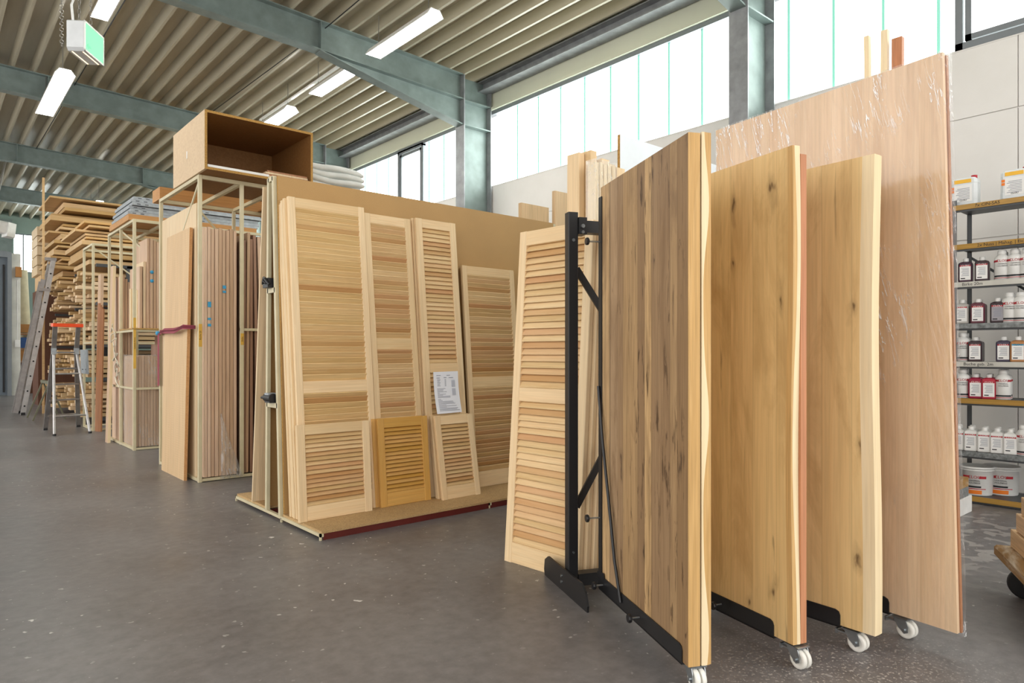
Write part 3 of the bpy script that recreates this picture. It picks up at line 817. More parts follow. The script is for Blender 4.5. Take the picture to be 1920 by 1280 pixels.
MB().box(-0.003, 0, 0, 0, 0.022, 2.765).build('board_edge', 'chip_edge', t)
for x0, x1, z, lb in ((4.72, 5.12, 2.755, 'shorter pale board end rising over the MDF'), (5.21, 5.65, 2.955, 'taller pale board end rising over the MDF')):
    tag(MB().bev(x0, 5.30, 0.057 * 0, x1, 5.35, z, 0.004).build('upright_board', 'honey_board'), lb, 'board')
# battens above the shrink wrapped panel
for i, (y, z, dy, w, mt) in enumerate(((1.375, 2.735, 0.02, 0.022, 'sapwood'), (1.30, 2.735, 0.055, 0.03, 'sapwood'), (1.235, 2.68, 0.05, 0.045, 'red_slab'))):
    m = MB().hexa([(3.62, y + dy, 0), (3.65, y + dy, 0), (3.65, y + dy + w, 0), (3.62, y + dy + w, 0), (3.47, y - dy * .3, z), (3.50, y - dy * .3, z), (3.50, y - dy * .3 + w, z), (3.47, y - dy * .3 + w, z)])
    tag(m.build('batten', mt), ['thin pale batten sticking up behind the film wrapped panel, first from the column', 'pale grooved batten, middle of three above the film wrapped panel', 'reddish batten sticking up above the film wrapped panel'][i], 'batten')

# ================================================================== SLABS ON THE SWING RACK
def caster(parent, mtx):
    f = MB(); R = 0.037
    f.box(-.030, -.030, .078, .030, .030, .084)
    f.lathe([(.0, .072), (.026, .072), (.028, .078)], 16)
    for s in (-1, 1):
        fr = frame((0, s * .024, 0), (1, 0, 0), (0, 0, 1), (0, s, 0))
        f.prism([(-.026, .076), (.026, .076), (.034, .055), (.034, .030), (.018, .022), (-.008, .045)], 0, .003, fr)
    f.cyl((.018, -.034, R), (.018, .034, R), .007, 10)
    f.prism([(-.034, -.03), (.034, -.03), (.034, .03), (-.034, .03)], .080, .0835)
    fork = f.build('caster', 'zinc', parent, mtx)
    w = MB()
    for s in (-1, 1):
        w.lathe([(.0, s * .004), (.020, s * .003), (.024, s * .006), (R - .003, s * .003), (R, s * .006), (R, s * .017), (R - .004, s * .021), (.022, s * .021), (.019, s * .017), (.010, s * .017), (.009, s * .023), (0, s * .023)], 26, (.018, 0, R), 1)
    w.build('wheel', 'white_nylon', fork)
    b = MB().box(-.062, -.022, .060, -.02, .022, .066).box(-.066, -.022, .052, -.058, .022, .070)
    b.bar((-.03, 0, .06), (.0, 0, .076), .03, .006)
    b.build('brake_lever', 'zinc', fork)
def knob(parent, x, z, sgn=-1):
    kb = MB().lathe([(0, 0), (.016, 0), (.018, .004), (.018, .012), (.012, .016), (0, .016)], 8, (x, sgn * .075, z), 1, False)
    o = kb.build('knob', 'black_plastic', parent)
    MB().cyl((x, sgn * .06, z), (x, -.004, z), .004, 8).build('screw', 'zinc', o)
ZB = 0.09
def carrier(label, far, dr, rail_len, thick, cast, brace=False, knobs=True, zc=0.0):
    """swing carrier: x along the slab from the hinge, y through it, z up"""
    dr = Vector((dr[0], dr[1], 0)).normalized(); nrm = Vector((-dr.y, dr.x, 0))
    m = frame((far[0], far[1], 0), dr, nrm, (0, 0, 1))
    t = thing('slab_carrier', label, 'carrier', m, 'swing carriers of the slab rack')
    mb = MB().box(-.012, -.006, ZB - .006, 0.022, -.001, 1.93).box(-.014, -.006, ZB - .006, -.003, thick + .006, 1.93)
    mb.build('upright', 'black_steel', t)
    fr = frame((0, -.006, 0), (1, 0, 0), (0, 0, 1), (0, -1, 0))
    z0, z1 = ZB - .008, ZB + .062
    MB().prism([(-.01, z0), (rail_len, z0), (rail_len, z1 - .02), (rail_len - .006, z1 - .006), (rail_len - .02, z1), (-.01, z1)], -.004, 0, fr).build('rail', 'black_steel', t)
    MB().box(-.01, -.006, z0, rail_len, thick + .004, ZB - .002).build('rail_floor', 'black_steel', t)
    MB().box(-.06, thick * .5 - .02, 1.78, -.014, thick * .5 + .02, 1.82).box(-.06, thick * .5 - .02, .07, -.014, thick * .5 + .02, .11).build('hinge', 'black_steel', t)
    caster(t, T(cast, thick * .5, 0))
    if knobs:
        for (x, z) in ((-.0, 1.72), (-.0, 0.42)):
            kb = MB().lathe([(0, 0), (.016, 0), (.018, .004), (.018, .012), (.012, .016), (0, .016)], 10, (x, -.075, z), 1, False).build('knob', 'black_plastic', t)
            MB().cyl((x, -.06, z), (x, -.004, z), .004, 8).build('screw', 'zinc', kb)
        for x in (.05, .45):
            kb = MB().lathe([(0, 0), (.016, 0), (.018, .004), (.018, .012), (.012, .016), (0, .016)], 10, (x, -.06, ZB + .03), 1, False).build('knob', 'black_plastic', t)
            MB().cyl((x, -.045, ZB + .03), (x, -.008, ZB + .03), .004, 8).build('screw', 'zinc', kb)
    if brace:
        MB().tube([(0.0, -.012, 1.04), (.06, -.016, .80), (.14, -.016, .52), (.20, -.014, .28), (.265, -.012, .115)], .007, 8).build('brace_rod', 'black_steel', t)
        MB().bar((-.02, -.008, .15), (.06, -.008, .16), .004, .03).build('corner_plate', 'black_steel', t)
    return m
def slab(label, m, W_, Tk, Hh, mat, edge_mat=None, x0=0.0, y0=0.0, live=None, sap=None, sapw=None, cat='slab', name='oak_slab'):
    """board in the carrier frame; LIVE(z)= wave of the free edge; SAP(z) = y where the pale sapwood starts"""
    t = thing(name, label, cat, m @ T(x0, y0, ZB), 'slabs on the swing rack')
    n = 40 if live else 1
    body = []; sp = []; sp2 = []
    for i in range(n + 1):
        z = Hh * i / n
        e = W_ + (live(z / Hh) if live else 0)
        if sap:
            fr_, to_ = sap(z / Hh)      # sapwood occupies y from fr_ to to_ (fractions of thickness) with depth sapw on the edge
            d = sapw
            body.append([(0, 0, z), (e - d, 0, z), (e - d, Tk, z), (0, Tk, z)])
            ya, yb = fr_ * Tk, to_ * Tk
            sp.append([(e - d, ya, z), (e - .002, ya, z), (e, (ya + yb) / 2, z), (e - .001, yb, z), (e - d, yb, z)])
            if to_ < 0.99: sp2.append([(e - d, yb, z), (e - .001, yb, z), (e - .006, Tk, z), (e - d, Tk, z)])
            elif fr_ > 0.01: sp2.append([(e - d, 0, z), (e - .004, 0, z), (e - .002, ya, z), (e - d, ya, z)])
        else:
            body.append([(0, 0, z), (e, 0, z), (e, Tk, z), (0, Tk, z)])
    MB().loft(body).build('board', mat, t)
    if sap:
        MB().loft(sp).build('sapwood_edge', 'sapwood', t)
        if len(sp2) == n + 1: MB().loft(sp2).build('heartwood_edge', edge_mat or mat, t)
    elif edge_mat:
        MB().box(W_, 0.0, 0, W_ + .004, Tk, Hh).build('sawn_edge', edge_mat, t)
    return t
s = math.sin
# first slab pair
near1 = Vector((2.046, 1.414)); far1 = Vector((2.425, 2.16)); d1 = (near1 - far1)
m1 = carrier('black carrier with diagonal rod under the rustic cracked oak slab', far1, d1, 0.80, 0.092, 0.80, brace=True)
slab('rustic dark oak slab with cracks and knots, first on the rack', m1, 0.837, 0.045, 1.885, 'rustic_oak', 'oak_edge')
slab('honey oak slab with wavy white sapwood edge behind the rustic slab', m1, 0.842, 0.040, 1.89, 'oak_slab', 'oak_edge', y0=0.051,
     live=lambda u: 0.0, sap=lambda u: (0.02, 0.40 + 0.28 * s(u * 15.5 + 0.6) + 0.06 * s(u * 31)), sapw=0.02)
# second slab pair
near2 = Vector((2.496, 1.25)); dd2 = Vector((0.278, 0.96)); far2 = near2 + dd2 * 0.84
m2 = carrier('black carrier under the honey oak slab with reddish board behind', far2, -dd2, 0.74, 0.066, 0.82)
slab('honey oak slab with pale wavy edge, second from the black post', m2, 0.835, 0.035, 1.895, 'oak_slab', 'oak_edge', live=lambda u: 0.006 * s(u * 7 + 2.2) - 0.004,
     sap=lambda u: (0.35 + 0.2 * s(u * 9 + 1), 1.0), sapw=0.03)
slab('reddish brown board standing against the second oak slab', m2, 0.835, 0.03, 1.865, 'red_slab', None, y0=0.036, name='red_board')
# third slab
near3 = Vector((2.816, 1.088)); dd3 = Vector((0.077, 0.997)); far3 = near3 + dd3 * 0.84
m3 = carrier('black carrier under the oak slab with broad sapwood edge', far3, -dd3, 0.705, 0.055, 0.745)
slab('honey oak slab with broad creamy sapwood edge, third on the rack', m3, 0.84, 0.055, 1.885, 'oak_slab', 'oak_edge', live=lambda u: 0.007 * s(u * 6.0 + 0.9) - 0.002,
     sap=lambda u: (0.0, 1.0), sapw=0.05)
# film wrapped panel
nearp = Vector((3.087, 0.885)); ddp = Vector((0.148, 0.989)); farp = nearp + ddp * 1.15
m4 = carrier('black carrier under the film wrapped panel', farp, -ddp, 0.885, 0.04, 0.93, knobs=False)
mp_ = m4 @ Matrix.Rotation(math.radians(-0.0), 4, 'Y')
sh = Matrix.Identity(4); sh[0][2] = -0.016; sh[1][2] = -0.006
tp = thing('film_wrapped_sheet', 'huge pinkish wood panel wrapped in shiny clear film', 'panel', m4 @ T(0, 0.002, ZB))
def tilt_box(x0, y0, z0, x1, y1, z1):
    f_ = lambda x, y, z: (x - 0.022 * z, y - 0.004 * z, z)
    return MB().hexa([f_(x0, y0, z0), f_(x1, y0, z0), f_(x1, y1, z0), f_(x0, y1, z0), f_(x0, y0, z1), f_(x1, y0, z1), f_(x1, y1, z1), f_(x0, y1, z1)])
tilt_box(0, 0, 0, 1.15, 0.019, 2.31).build('board', 'pink_panel', tp)
tilt_box(0.01, 0.021, 0, 1.155, 0.036, 2.30).build('rear_board', 'brown_plank', tp)
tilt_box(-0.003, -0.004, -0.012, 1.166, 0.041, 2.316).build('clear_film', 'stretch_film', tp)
# black post and its beams
dp = Vector((0.397, 0.918, 0)); np_ = Vector((0.918, -0.397, 0))
t = thing('slab_rack', 'black steel post with foot plate carrying the swinging slabs', 'rack', frame((2.475, 2.40, 0), dp, np_ , (0, 0, 1)) if False else frame((2.475, 2.40, 0), np_, dp, (0, 0, 1)))
MB().bev(-.026, -.026, 0.03, .026, .026, 1.90, .003).build('post', 'black_steel', t)
fr = frame((-.034, 0, 0), (0, 1, 0), (0, 0, 1), (-1, 0, 0))
MB().prism([(-.29, 0.0), (.27, 0.0), (.28, .03), (.27, .085), (.22, .115), (-.22, .115), (-.27, .085), (-.295, .03)], 0, .010, fr).build('foot_plate', 'black_steel', t)
MB().box(.026, -.03, .03, .72, .03, .09).build('base_beam', 'black_steel', t)
MB().box(.026, -.03, 1.80, .72, .03, 1.86).build('top_beam', 'black_steel', t)
MB().bar((.026, 0, 1.62), (.30, 0, 1.22), .012, .035).build('strut', 'black_steel', t)
MB().bar((.026, 0, .42), (.2, 0, .72), .012, .035).build('strut', 'black_steel', t)
MB().box(.026, -.035, 1.79, .07, .035, 1.875).build('bracket', 'black_steel', t)
for yy, z in ((.02, .045), (.02, .075)):
    MB().cyl((-.050, yy, z), (-.044, yy, z), .007, 10).build('bolt', 'zinc', t)
MB().cyl((.0, -.030, 1.76), (.0, -.026, 1.76), .008, 10).build('bolt', 'zinc', t)
MB().cyl((.0, -.030, .20), (.0, -.026, .20), .006, 10).build('bolt', 'zinc', t)
MB().cyl((.045, -.045, 1.83), (.045, -.034, 1.83), .010, 10).cyl((.045, -.045, 1.80), (.045, -.034, 1.80), .008, 10).build('bolt', 'zinc', t)

# ================================================================== SHEET RACKS
def rack(label, x, y0, ys_, x1, top, mids, dividers, name='sheet_rack', midboard=False):
    """posts at X for each y in ys_, and divider posts along the front side"""
    t = thing(name, label, 'rack', T(x, y0, 0))
    p = .034
    for y in ys_:
        MB().bev(0, y - y0, 0, p, y - y0 + p, top).build('post', 'rack_steel', t)
        MB().bev(x1 - x - p, y - y0, 0, x1 - x, y - y0 + p, top).build('post', 'rack_steel', t)
        MB().box(p, y - y0 + .002, top - p, x1 - x - p, y - y0 + p - .002, top).build('top_rail', 'rack_steel', t)
        MB().box(p, y - y0 + .004, .006, x1 - x - p, y - y0 + p - .004, .03).build('bottom_rail', 'rack_steel', t)
    for xx in [0] + dividers + [x1 - x - p]:
        for ya, yb in zip(ys_[:-1], ys_[1:]):
            MB().box(xx, ya - y0 + p, top - p + .001, xx + p, yb - y0, top - .001).build('side_rail', 'rack_steel', t)
            if xx == 0: MB().box(xx, ya - y0 + p, .006, xx + p, yb - y0, .035).build('bottom_rail', 'rack_steel', t)
    for xx in dividers:
        for y in (ys_[0], ys_[-1]):
            MB().bev(xx, y - y0 + .001, .03, xx + p, y - y0 + p - .001, top - p).build('divider_post', 'rack_steel', t)
    for z in mids:
        MB().box(p, ys_[0] - y0 + .006, z, x1 - x - p, ys_[0] - y0 + p - .006, z + .025).build('middle_rail', 'rack_steel', t) if midboard else None
        for ya, yb in zip(ys_[:-1], ys_[1:]):
            MB().box(.004, ya - y0 + p, z, p - .004, yb - y0, z + .025).build('middle_rail', 'rack_steel', t) if midboard or z < 0 else None
    return t
r1 = rack('beige steel sheet rack carrying the chipboard cabinet', 1.93, 6.63, [6.63, 7.97], 4.0, 2.835, [], [.38, .76, 1.14, 1.52])
MB().bar((0.02, .05, 2.78), (0.02, .6, 2.35), .012, .02).bar((0.4, 1.36, 2.78), (0.75, 1.36, 2.4), .012, .02).build('brace', 'rack_steel', r1)
MB().box(1.05, -.0, 2.836, 2.07, 1.36, 2.850).build('top_board', 'cabinet_inside', r1)
MB().box(.38, .01, 1.405, .76, .03, 1.43).build('middle_rail', 'rack_steel', r1)
# chipboard cabinet on top
t = thing('open_cabinet', 'open chipboard cabinet carcass lying on the sheet rack', 'cabinet', T(1.915, 6.40, 2.838))
w, d_, h, q = 1.02, 1.0, .53, .022
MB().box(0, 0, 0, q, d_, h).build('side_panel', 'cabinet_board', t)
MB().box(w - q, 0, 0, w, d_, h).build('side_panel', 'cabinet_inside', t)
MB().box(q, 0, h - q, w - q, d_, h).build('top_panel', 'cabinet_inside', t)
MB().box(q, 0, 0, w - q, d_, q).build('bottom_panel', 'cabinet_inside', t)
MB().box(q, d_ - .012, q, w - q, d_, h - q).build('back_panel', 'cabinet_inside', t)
MB().box(0, -.002, 0, q, 0, h).box(w - q, -.002, 0, w, 0, h).box(q, -.002, 0, w - q, 0, q).box(q, -.002, h - q, w - q, 0, h).build('edge_band', 'chip_edge', t)
MB().box(-.003, .52, .20, 0, .54, .27).build('edge_label', 'label_white', t)
for i in range(3):
    tag(MB().bev(1.945, 6.41 + .035 * i, 2.862, 2.50 - .01 * i, 6.44 + .035 * i, 2.887).build('white_profile', 'white_profile'), 'white profile strip lying along the front edge inside the open cabinet', 'profile', 'white profiles in the cabinet')
for i in range(4):
    tag(MB().box(2.44 + .02 * i, 6.42 + .01 * i, 2.862 + .019 * i, 2.90, 7.0, 2.879 + .019 * i).build('shelf_panel', 'brown_plank' if i % 2 else 'light_board'), ['lowest board in the short stack inside the open cabinet', 'second board up in the stack inside the open cabinet', 'third board up in the stack inside the open cabinet', 'topmost board of the stack inside the open cabinet'][i], 'board', 'boards stacked in the cabinet')
# folded white mats
for i in range(5):
    mb = MB(); rings = []; z0 = 2.852 + .066 * i
    for j in range(13):
        xx = 3.02 + .64 * j / 12; wz = .010 * s(j * .55 + i) + .012 * (1 - j / 12)
        th = .050 if 0 < j < 12 else .030
        yb = 6.70 + .012 * s(i * 2.1)
        rings.append([(xx, yb, z0 + wz), (xx, yb + .6, z0 + wz), (xx, yb + .61, z0 + wz + th / 2), (xx, yb + .6, z0 + wz + th), (xx, yb, z0 + wz + th), (xx, yb - .015, z0 + wz + th / 2)])
    tag(mb.loft(rings, True).build('folded_mat', 'white_sheet'), ['lowest folded white mat in the stack beside the cabinet', 'second folded white mat up beside the cabinet', 'middle folded white mat beside the cabinet', 'fourth folded white mat up beside the cabinet', 'topmost folded white mat beside the cabinet'][i], 'mat', 'folded mats beside the cabinet')
# face boards at the aisle side of rack one
m = lean_frame((1.948, 7.95, .036), (0, -1, 0), 0.0)
tag(MB().bev(0, 0, 0, 1.19, .026, 2.56).build('wide_board', 'light_board', None, m), 'tall wide pale board at the aisle side of the sheet rack', 'board')
m = lean_frame((1.855, 7.60, 0), (0, -1, 0), 0.022)
t = thing('glued_board', 'narrower honey glued board leaning on the tall pale board', 'board', m)
MB().box(0, 0, 0, .78, .028, 2.37).build('board', 'honey_board', t)
MB().box(.78, 0, 0, .783, .028, 2.37).build('board_edge', 'orange_wood', t)
# boards on edge in bay one and two
for i in range(9):
    x = 1.985 + .034 * i; top = 2.36 + .01 * s(i * 2.0)
    tag(MB().bev(x, 6.66 + .004 * (i % 3), .036, x + .030, 7.9, top, .002).build('edge_board', 'beech_board'), 'reddish pale board on edge in the first bay beside the corner post', 'board', 'boards on edge in the first bay of the sheet rack')
for i, (x, top, le, mt) in enumerate(((2.352, 2.28, 0, 'walnut_board'), (2.385, 2.36, .01, 'beech_board'), (2.42, 2.30, .0, 'walnut_board'), (2.47, 2.34, -.02, 'walnut_board'), (2.53, 2.33, -.04, 'beech_board'), (2.60, 2.34, -.06, 'beech_board'), (2.65, 2.25, -.06, 'walnut_board'))):
    mm = MB().hexa([(x - le, 6.68, .036), (x - le + .026, 6.68, .036), (x - le + .026, 7.85, .036), (x - le, 7.85, .036), (x + le, 6.68, top), (x + le + .026, 6.68, top), (x + le + .026, 7.85, top), (x + le, 7.85, top)])
    tag(mm.build('edge_board', mt), 'dark reddish board on edge in the second bay of the sheet rack', 'board', 'boards on edge in the second bay of the sheet rack')
for (x, z, h_) in ((2.02, 1.62, .05), (2.02, 1.50, .02), (2.02, 1.44, .025), (2.155, 1.80, .03), (2.155, 1.76, .02)):
    tag(MB().box(x, 6.655, z, x + .03, 6.659, z + h_).build('blue_tape', 'blue_tape'), 'small blue tape mark on the board edges in the first bay', 'tape', 'blue tape marks on board edges')
# film scrap on the floor end of bay one
random.seed(3)
mb = MB(); rows_ = []
for i in range(10):
    f_ = i / 9; wdt = .015 + .19 * f_ ** 1.3; row = []
    for j in range(9):
        u = j / 8 - .5
        row.append((2.12 + .09 * f_ + u * wdt, 6.63 - .02 - .05 * f_ * abs(s(j * 1.7 + i)) - .02 * random.random(), .62 - .60 * f_ + .012 * random.random()))
    rows_.append(row)
mb.add([p for r_ in rows_ for p in r_], [(i * 9 + j, i * 9 + j + 1, (i + 1) * 9 + j + 1, (i + 1) * 9 + j) for i in range(9) for j in range(8)], True)
o = mb.build('plastic_scrap', 'film_scrap'); sm = o.modifiers.new('thick', 'SOLIDIFY'); sm.thickness = .002
tag(o, 'crumpled clear plastic film hanging to the floor at the sheet rack', 'film')
# labels on posts
def post_label(x, y, z0, z1, body, label):
    t = thing('post_label', label, 'label', T(x, y, z0), 'labels on the rack posts')
    MB().box(0, -.002, 0, .030, 0, z1 - z0).build('strip', 'yellow_label', t)
    text(body, .022, 'ink_black', t, frame((.015, -.0025, (z1 - z0) / 2), (0, 0, 1), (-1, 0, 0), (0, -1, 0)))
post_label(1.932, 6.63, 1.25, 1.46, 'Buche 20', 'yellow handwritten label on the corner post of the sheet rack')
post_label(2.312, 6.631, 1.27, 1.38, 'Eiche', 'small yellow label on the divider post of the sheet rack')
post_label(1.957, 9.3, 1.0, 1.62, 'Leimholz Buche', 'long yellow label on the post of the smaller sheet rack')
# crimson straps
t = thing('strap', 'crimson strap tied across the boards of the sheet rack', 'strap', T(1.84, 6.63, 1.40))
mb = MB()
for k_ in range(2):
    pts = [(.10 - .0 * k_, 1.35, .0), (.02, 1.05, .012 - .02 * k_), (-.015, .72, .0 + .02 * k_), (-.012, .4, -.005 + .02 * k_), (.0, .15, .04 - .01 * k_), (.07, .02, .03)]
    mb.loft([[(p[0], p[1], p[2] - .016), (p[0] - .003, p[1], p[2] - .016), (p[0] - .003, p[1], p[2] + .016), (p[0], p[1], p[2] + .016)] for p in pts])
mb.build('band', 'crimson_strap', t)
MB().loft([[(.075, 1.36, 0), (.072, 1.36, 0), (.072, 1.30, 0), (.075, 1.30, 0)], [(.075, 1.36, -.55), (.072, 1.36, -.55), (.072, 1.30, -.56), (.075, 1.30, -.56)]]).build('loose_end', 'crimson_strap', t)
MB().lathe([(0, -.02), (.02, -.015), (.024, 0), (.02, .02), (0, .025)], 10, (.075, 1.36, .0)).build('knot', 'blue_tape', t)
# crate spanning both racks
t = thing('wooden_tray', 'orange brown wooden tray lying behind the open cabinet on the sheet rack', 'tray', T(1.93, 7.975, 2.838))
MB().box(0, 0, 0, 1.6, .30, .015).build('bottom', 'orange_wood', t)
MB().box(0, 0, .015, .02, .30, .13).build('side', 'orange_wood', t); MB().box(.02, 0, .015, 1.6, .02, .13).build('side', 'orange_wood', t)
MB().box(.02, .28, .015, 1.6, .30, .13).build('side', 'orange_wood', t); MB().box(1.58, .02, .015, 1.6, .28, .13).build('side', 'orange_wood', t)

# second sheet rack
r0 = rack('smaller beige sheet rack beyond the first with a mid shelf', 1.955, 9.30, [9.30, 10.03, 10.76], 3.7, 2.825, [1.45, .74], [.34, .68, 1.02], midboard=True)
MB().box(.0, -.01, 1.478, 1.70, .76, 1.495).build('shelf_board', 'shelf_wood', r0)
MB().bar((0.02, .76, 2.78), (0.3, .3, 2.4), .012, .02).build('brace', 'rack_steel', r0)
for i in range(8):
    x = 1.995 + .033 * i
    tag(MB().bev(x, 9.36, .036, x + .030, 9.98, 1.15 + .004 * (i % 3), .002).build('edge_board', 'beech_board'), 'pinkish board in the wrapped bundle under the mid shelf', 'board', 'boards in the wrapped bundle of the smaller rack')
tag(MB().box(1.987, 9.35, .033, 2.264, 9.99, 1.168).build('bundle_wrap', 'film_scrap'), 'clear film around the pinkish bundle under the mid shelf', 'film')
for i, (x, y0, y1, top, mt) in enumerate(((2.0, 9.66, 9.72, 2.0, 'sapwood'), (2.05, 9.55, 9.60, 1.98, 'sapwood'), (2.06, 9.45, 9.98, 2.27, 'beech_board'), (2.10, 9.45, 9.98, 2.33, 'light_board'), (2.135, 9.42, 9.98, 2.62, 'beech_board'), (2.17, 9.40, 9.98, 2.62, 'beech_board'), (2.205, 9.40, 9.98, 2.60, 'beech_board'), (2.24, 9.40, 9.98, 2.58, 'beech_board'))):
    tag(MB().bev(x, y0, 1.497, x + .03, y1, top, .002).build('edge_board', mt), ['short pale batten standing on the mid shelf, next to the post', 'second short pale batten on the mid shelf', 'dull pink panel on the mid shelf behind the short battens', 'pale yellow panel among pink ones on the mid shelf', 'tall wrapped pink panel on the mid shelf with blue dots', 'second tall pink panel on the mid shelf', 'third tall pink panel on the mid shelf', 'innermost tall pink panel on the mid shelf'][i], 'panel', 'panels on the mid shelf of the smaller rack')
for z in (2.20, 2.09):
    tag(MB().lathe([(0, 0), (.022, 0), (.022, .003), (0, .003)], 12, (2.185, 9.395, z), 1).build('blue_dot', 'blue_tape'), 'round blue sticker on the tall pink panel', 'sticker', 'blue stickers on the pink panel')
for i in range(6):
    x = 2.31 + .045 * i
    tag(MB().bev(x, 9.36, .036, x + .03, 9.98, 1.42 if i % 2 else 1.3, .002).build('edge_board', 'walnut_board'), 'dark brown board deep under the mid shelf of the smaller rack', 'board', 'dark boards under the mid shelf')
for i in range(4):
    x = 1.99 + .034 * i
    tag(MB().bev(x, 10.08, .036, x + .03, 10.7, 2.2 - .04 * i, .002).build('edge_board', 'beech_board'), ['greyish pink board in the far bay of the smaller rack', 'second pink board in the far bay of the smaller rack', 'third pink board in the far bay of the smaller rack', 'innermost pink board in the far bay of the smaller rack'][i], 'board', 'boards in the far bay')
# long narrow plank leaning outside
m = lean_frame((1.865, 10.46, 0), (0, -1, 0), 0.028)
t = thing('leaning_plank', 'long pale greyish plank leaning outside the smaller rack', 'plank', m)
MB().box(0, 0, 0, .14, .035, 2.35).build('board', 'beech_board', t)
MB().box(.14, 0, 0, .145, .035, 2.35).build('board_edge', 'sapwood', t)
# rope
pts = []
for i in range(40):
    f_ = i / 39; pts.append((1.90 + .02 * s(i * 1.3), 10.2 - .35 * f_ + .09 * s(i * .9), 1.55 - .75 * f_ + .05 * s(i * 1.9)))
tag(MB().tube(pts, .007, 6).build('rope', 'rope_white'), 'tangled white rope hanging at the post of the smaller rack', 'rope')
# load on top of the smaller rack
tag(MB().box(1.93, 9.42, 2.828, 3.5, 10.55, 2.90).build('beam_board', 'orange_wood'), 'thick orange board under the grey panels on the smaller rack', 'board')
for i in range(6):
    t = thing('grey_panel', ['lowest grey metal panel on the smaller rack', 'second grey metal panel up on the smaller rack', 'third grey metal panel up on the smaller rack', 'fourth grey metal panel up on the smaller rack', 'fifth grey metal panel up on the smaller rack', 'topmost grey metal panel with punched edge on the smaller rack'][i], 'panel', T(1.93 + .02 * (i % 2) + .01 * i, 9.45 + .02 * (i % 3), 2.903 + .040 * i), 'grey panels on the smaller rack')
    MB().box(0, 0, 0, 1.6, .95, .034).build('sheet', 'panel_grey', t)
    mb = MB()
    for j in (0, 1, 8, 9): mb.box(.05 + .09 * j, -.002, .012, .09 + .09 * j, .0, .021)
    mb.build('slot', 'shelf_steel', t)

# third rack, tall end frames
r9 = rack('narrow beige rack with leaning planks before the timber stacks', 1.97, 12.02, [12.02, 12.78], 3.6, 2.86, [1.33], [], midboard=True)
MB().bar((.02, .05, 2.8), (.7, .05, 2.3), .01, .02).build('brace', 'rack_steel', r9)
m = lean_frame((1.99, 12.30, 0), (0, -1, 0), .02)
tag(MB().box(.0, .06, .04, .22, .10, 2.40).build('pink_plank', 'beech_board', None, m), 'pink plank standing in the narrow rack', 'plank')
for i in range(4):
    mm = lean_frame((2.00 + .012 * i, 11.98 - .035 * i, 0), (.3, -.95, 0), .035)
    tag(MB().box(0, 0, 0, .045, .022, 1.95 - .03 * i).build('brown_plank', 'brown_plank', None, mm @ Matrix.Rotation(math.radians(-1.6), 4, 'Y')), ['brown batten leaning at the narrow rack, nearest its post', 'second brown batten leaning at the narrow rack', 'third brown batten leaning at the narrow rack', 'outermost brown batten leaning at the narrow rack'][i], 'batten', 'brown battens at the narrow rack')
t = thing('metal_plate', 'grey metal plate with holes hung on the narrow rack post', 'plate', lean_frame((1.945, 12.80, .86), (0, -1, 0), -0.04))
MB().bev(0, 0, 0, .62, .012, .38).build('sheet', 'panel_grey', t)
MB().box(.12, -.003, .06, .2, 0, .075).box(.40, -.003, .06, .42, 0, .08).build('hole', 'hole_black', t)

# ================================================================== TIMBER RACK
t = thing('timber_rack', 'dark steel cantilever rack full of sawn timber', 'rack', T(2.3, 13.0, 0))
for y in (.05, 2.1, 4.6):
    for x in (.35, 2.2): MB().box(x, y, 0, x + .09, y + .09, 2.66).build('post', 'shelf_steel', t)
LV = (0.06, .72, 1.28, 1.98)
for z in LV + (2.62,):
    for y in (.05, 2.1, 4.6): MB().box(-.1, y, z, 2.4, y + .07, z + .05).build('arm', 'shelf_steel', t)
random.seed(11)
# thick boards on the top level: front and rear column
def top_board(x, y0, y1, z, th, length, label, grp):
    tag(MB().bev(x, y0, z, x + length, y1, z + th, .004).build('sawn_board', 'timber'), label, 'board', grp)
z = 2.675; i = 0
names = ['lowest', 'second', 'third', 'fourth', 'fifth', 'sixth', 'seventh', 'eighth', 'ninth', 'tenth', 'eleventh', 'twelfth', 'thirteenth', 'fourteenth', 'fifteenth']
while z < 3.40:
    th = random.choice((.035, .04, .05, .075)); x = 2.02 + random.uniform(-.10, .14)
    top_board(x, 13.15 + random.uniform(-.12, .12), 14.75, z, th, 2.6, (names[i] if i < 15 else 'one of the upper') + ' board from below in the nearer column topping the timber rack', 'boards of the nearer top column')
    z += th + random.choice((.018, .03, .036)); i += 1
z = 2.675; i = 0
while z < 4.28:
    th = random.choice((.04, .05, .065, .10)); x = 2.02 + random.uniform(-.10, .16)
    top_board(x, 16.3 + random.uniform(-.15, .15), 17.9, z, th, 2.6, names[i % 15] + (' board from below' if i < 15 else ' board near the top') + ' in the taller rear column topping the timber rack', 'boards of the rear top column')
    z += th + random.choice((.02, .034, .042)); i += 1
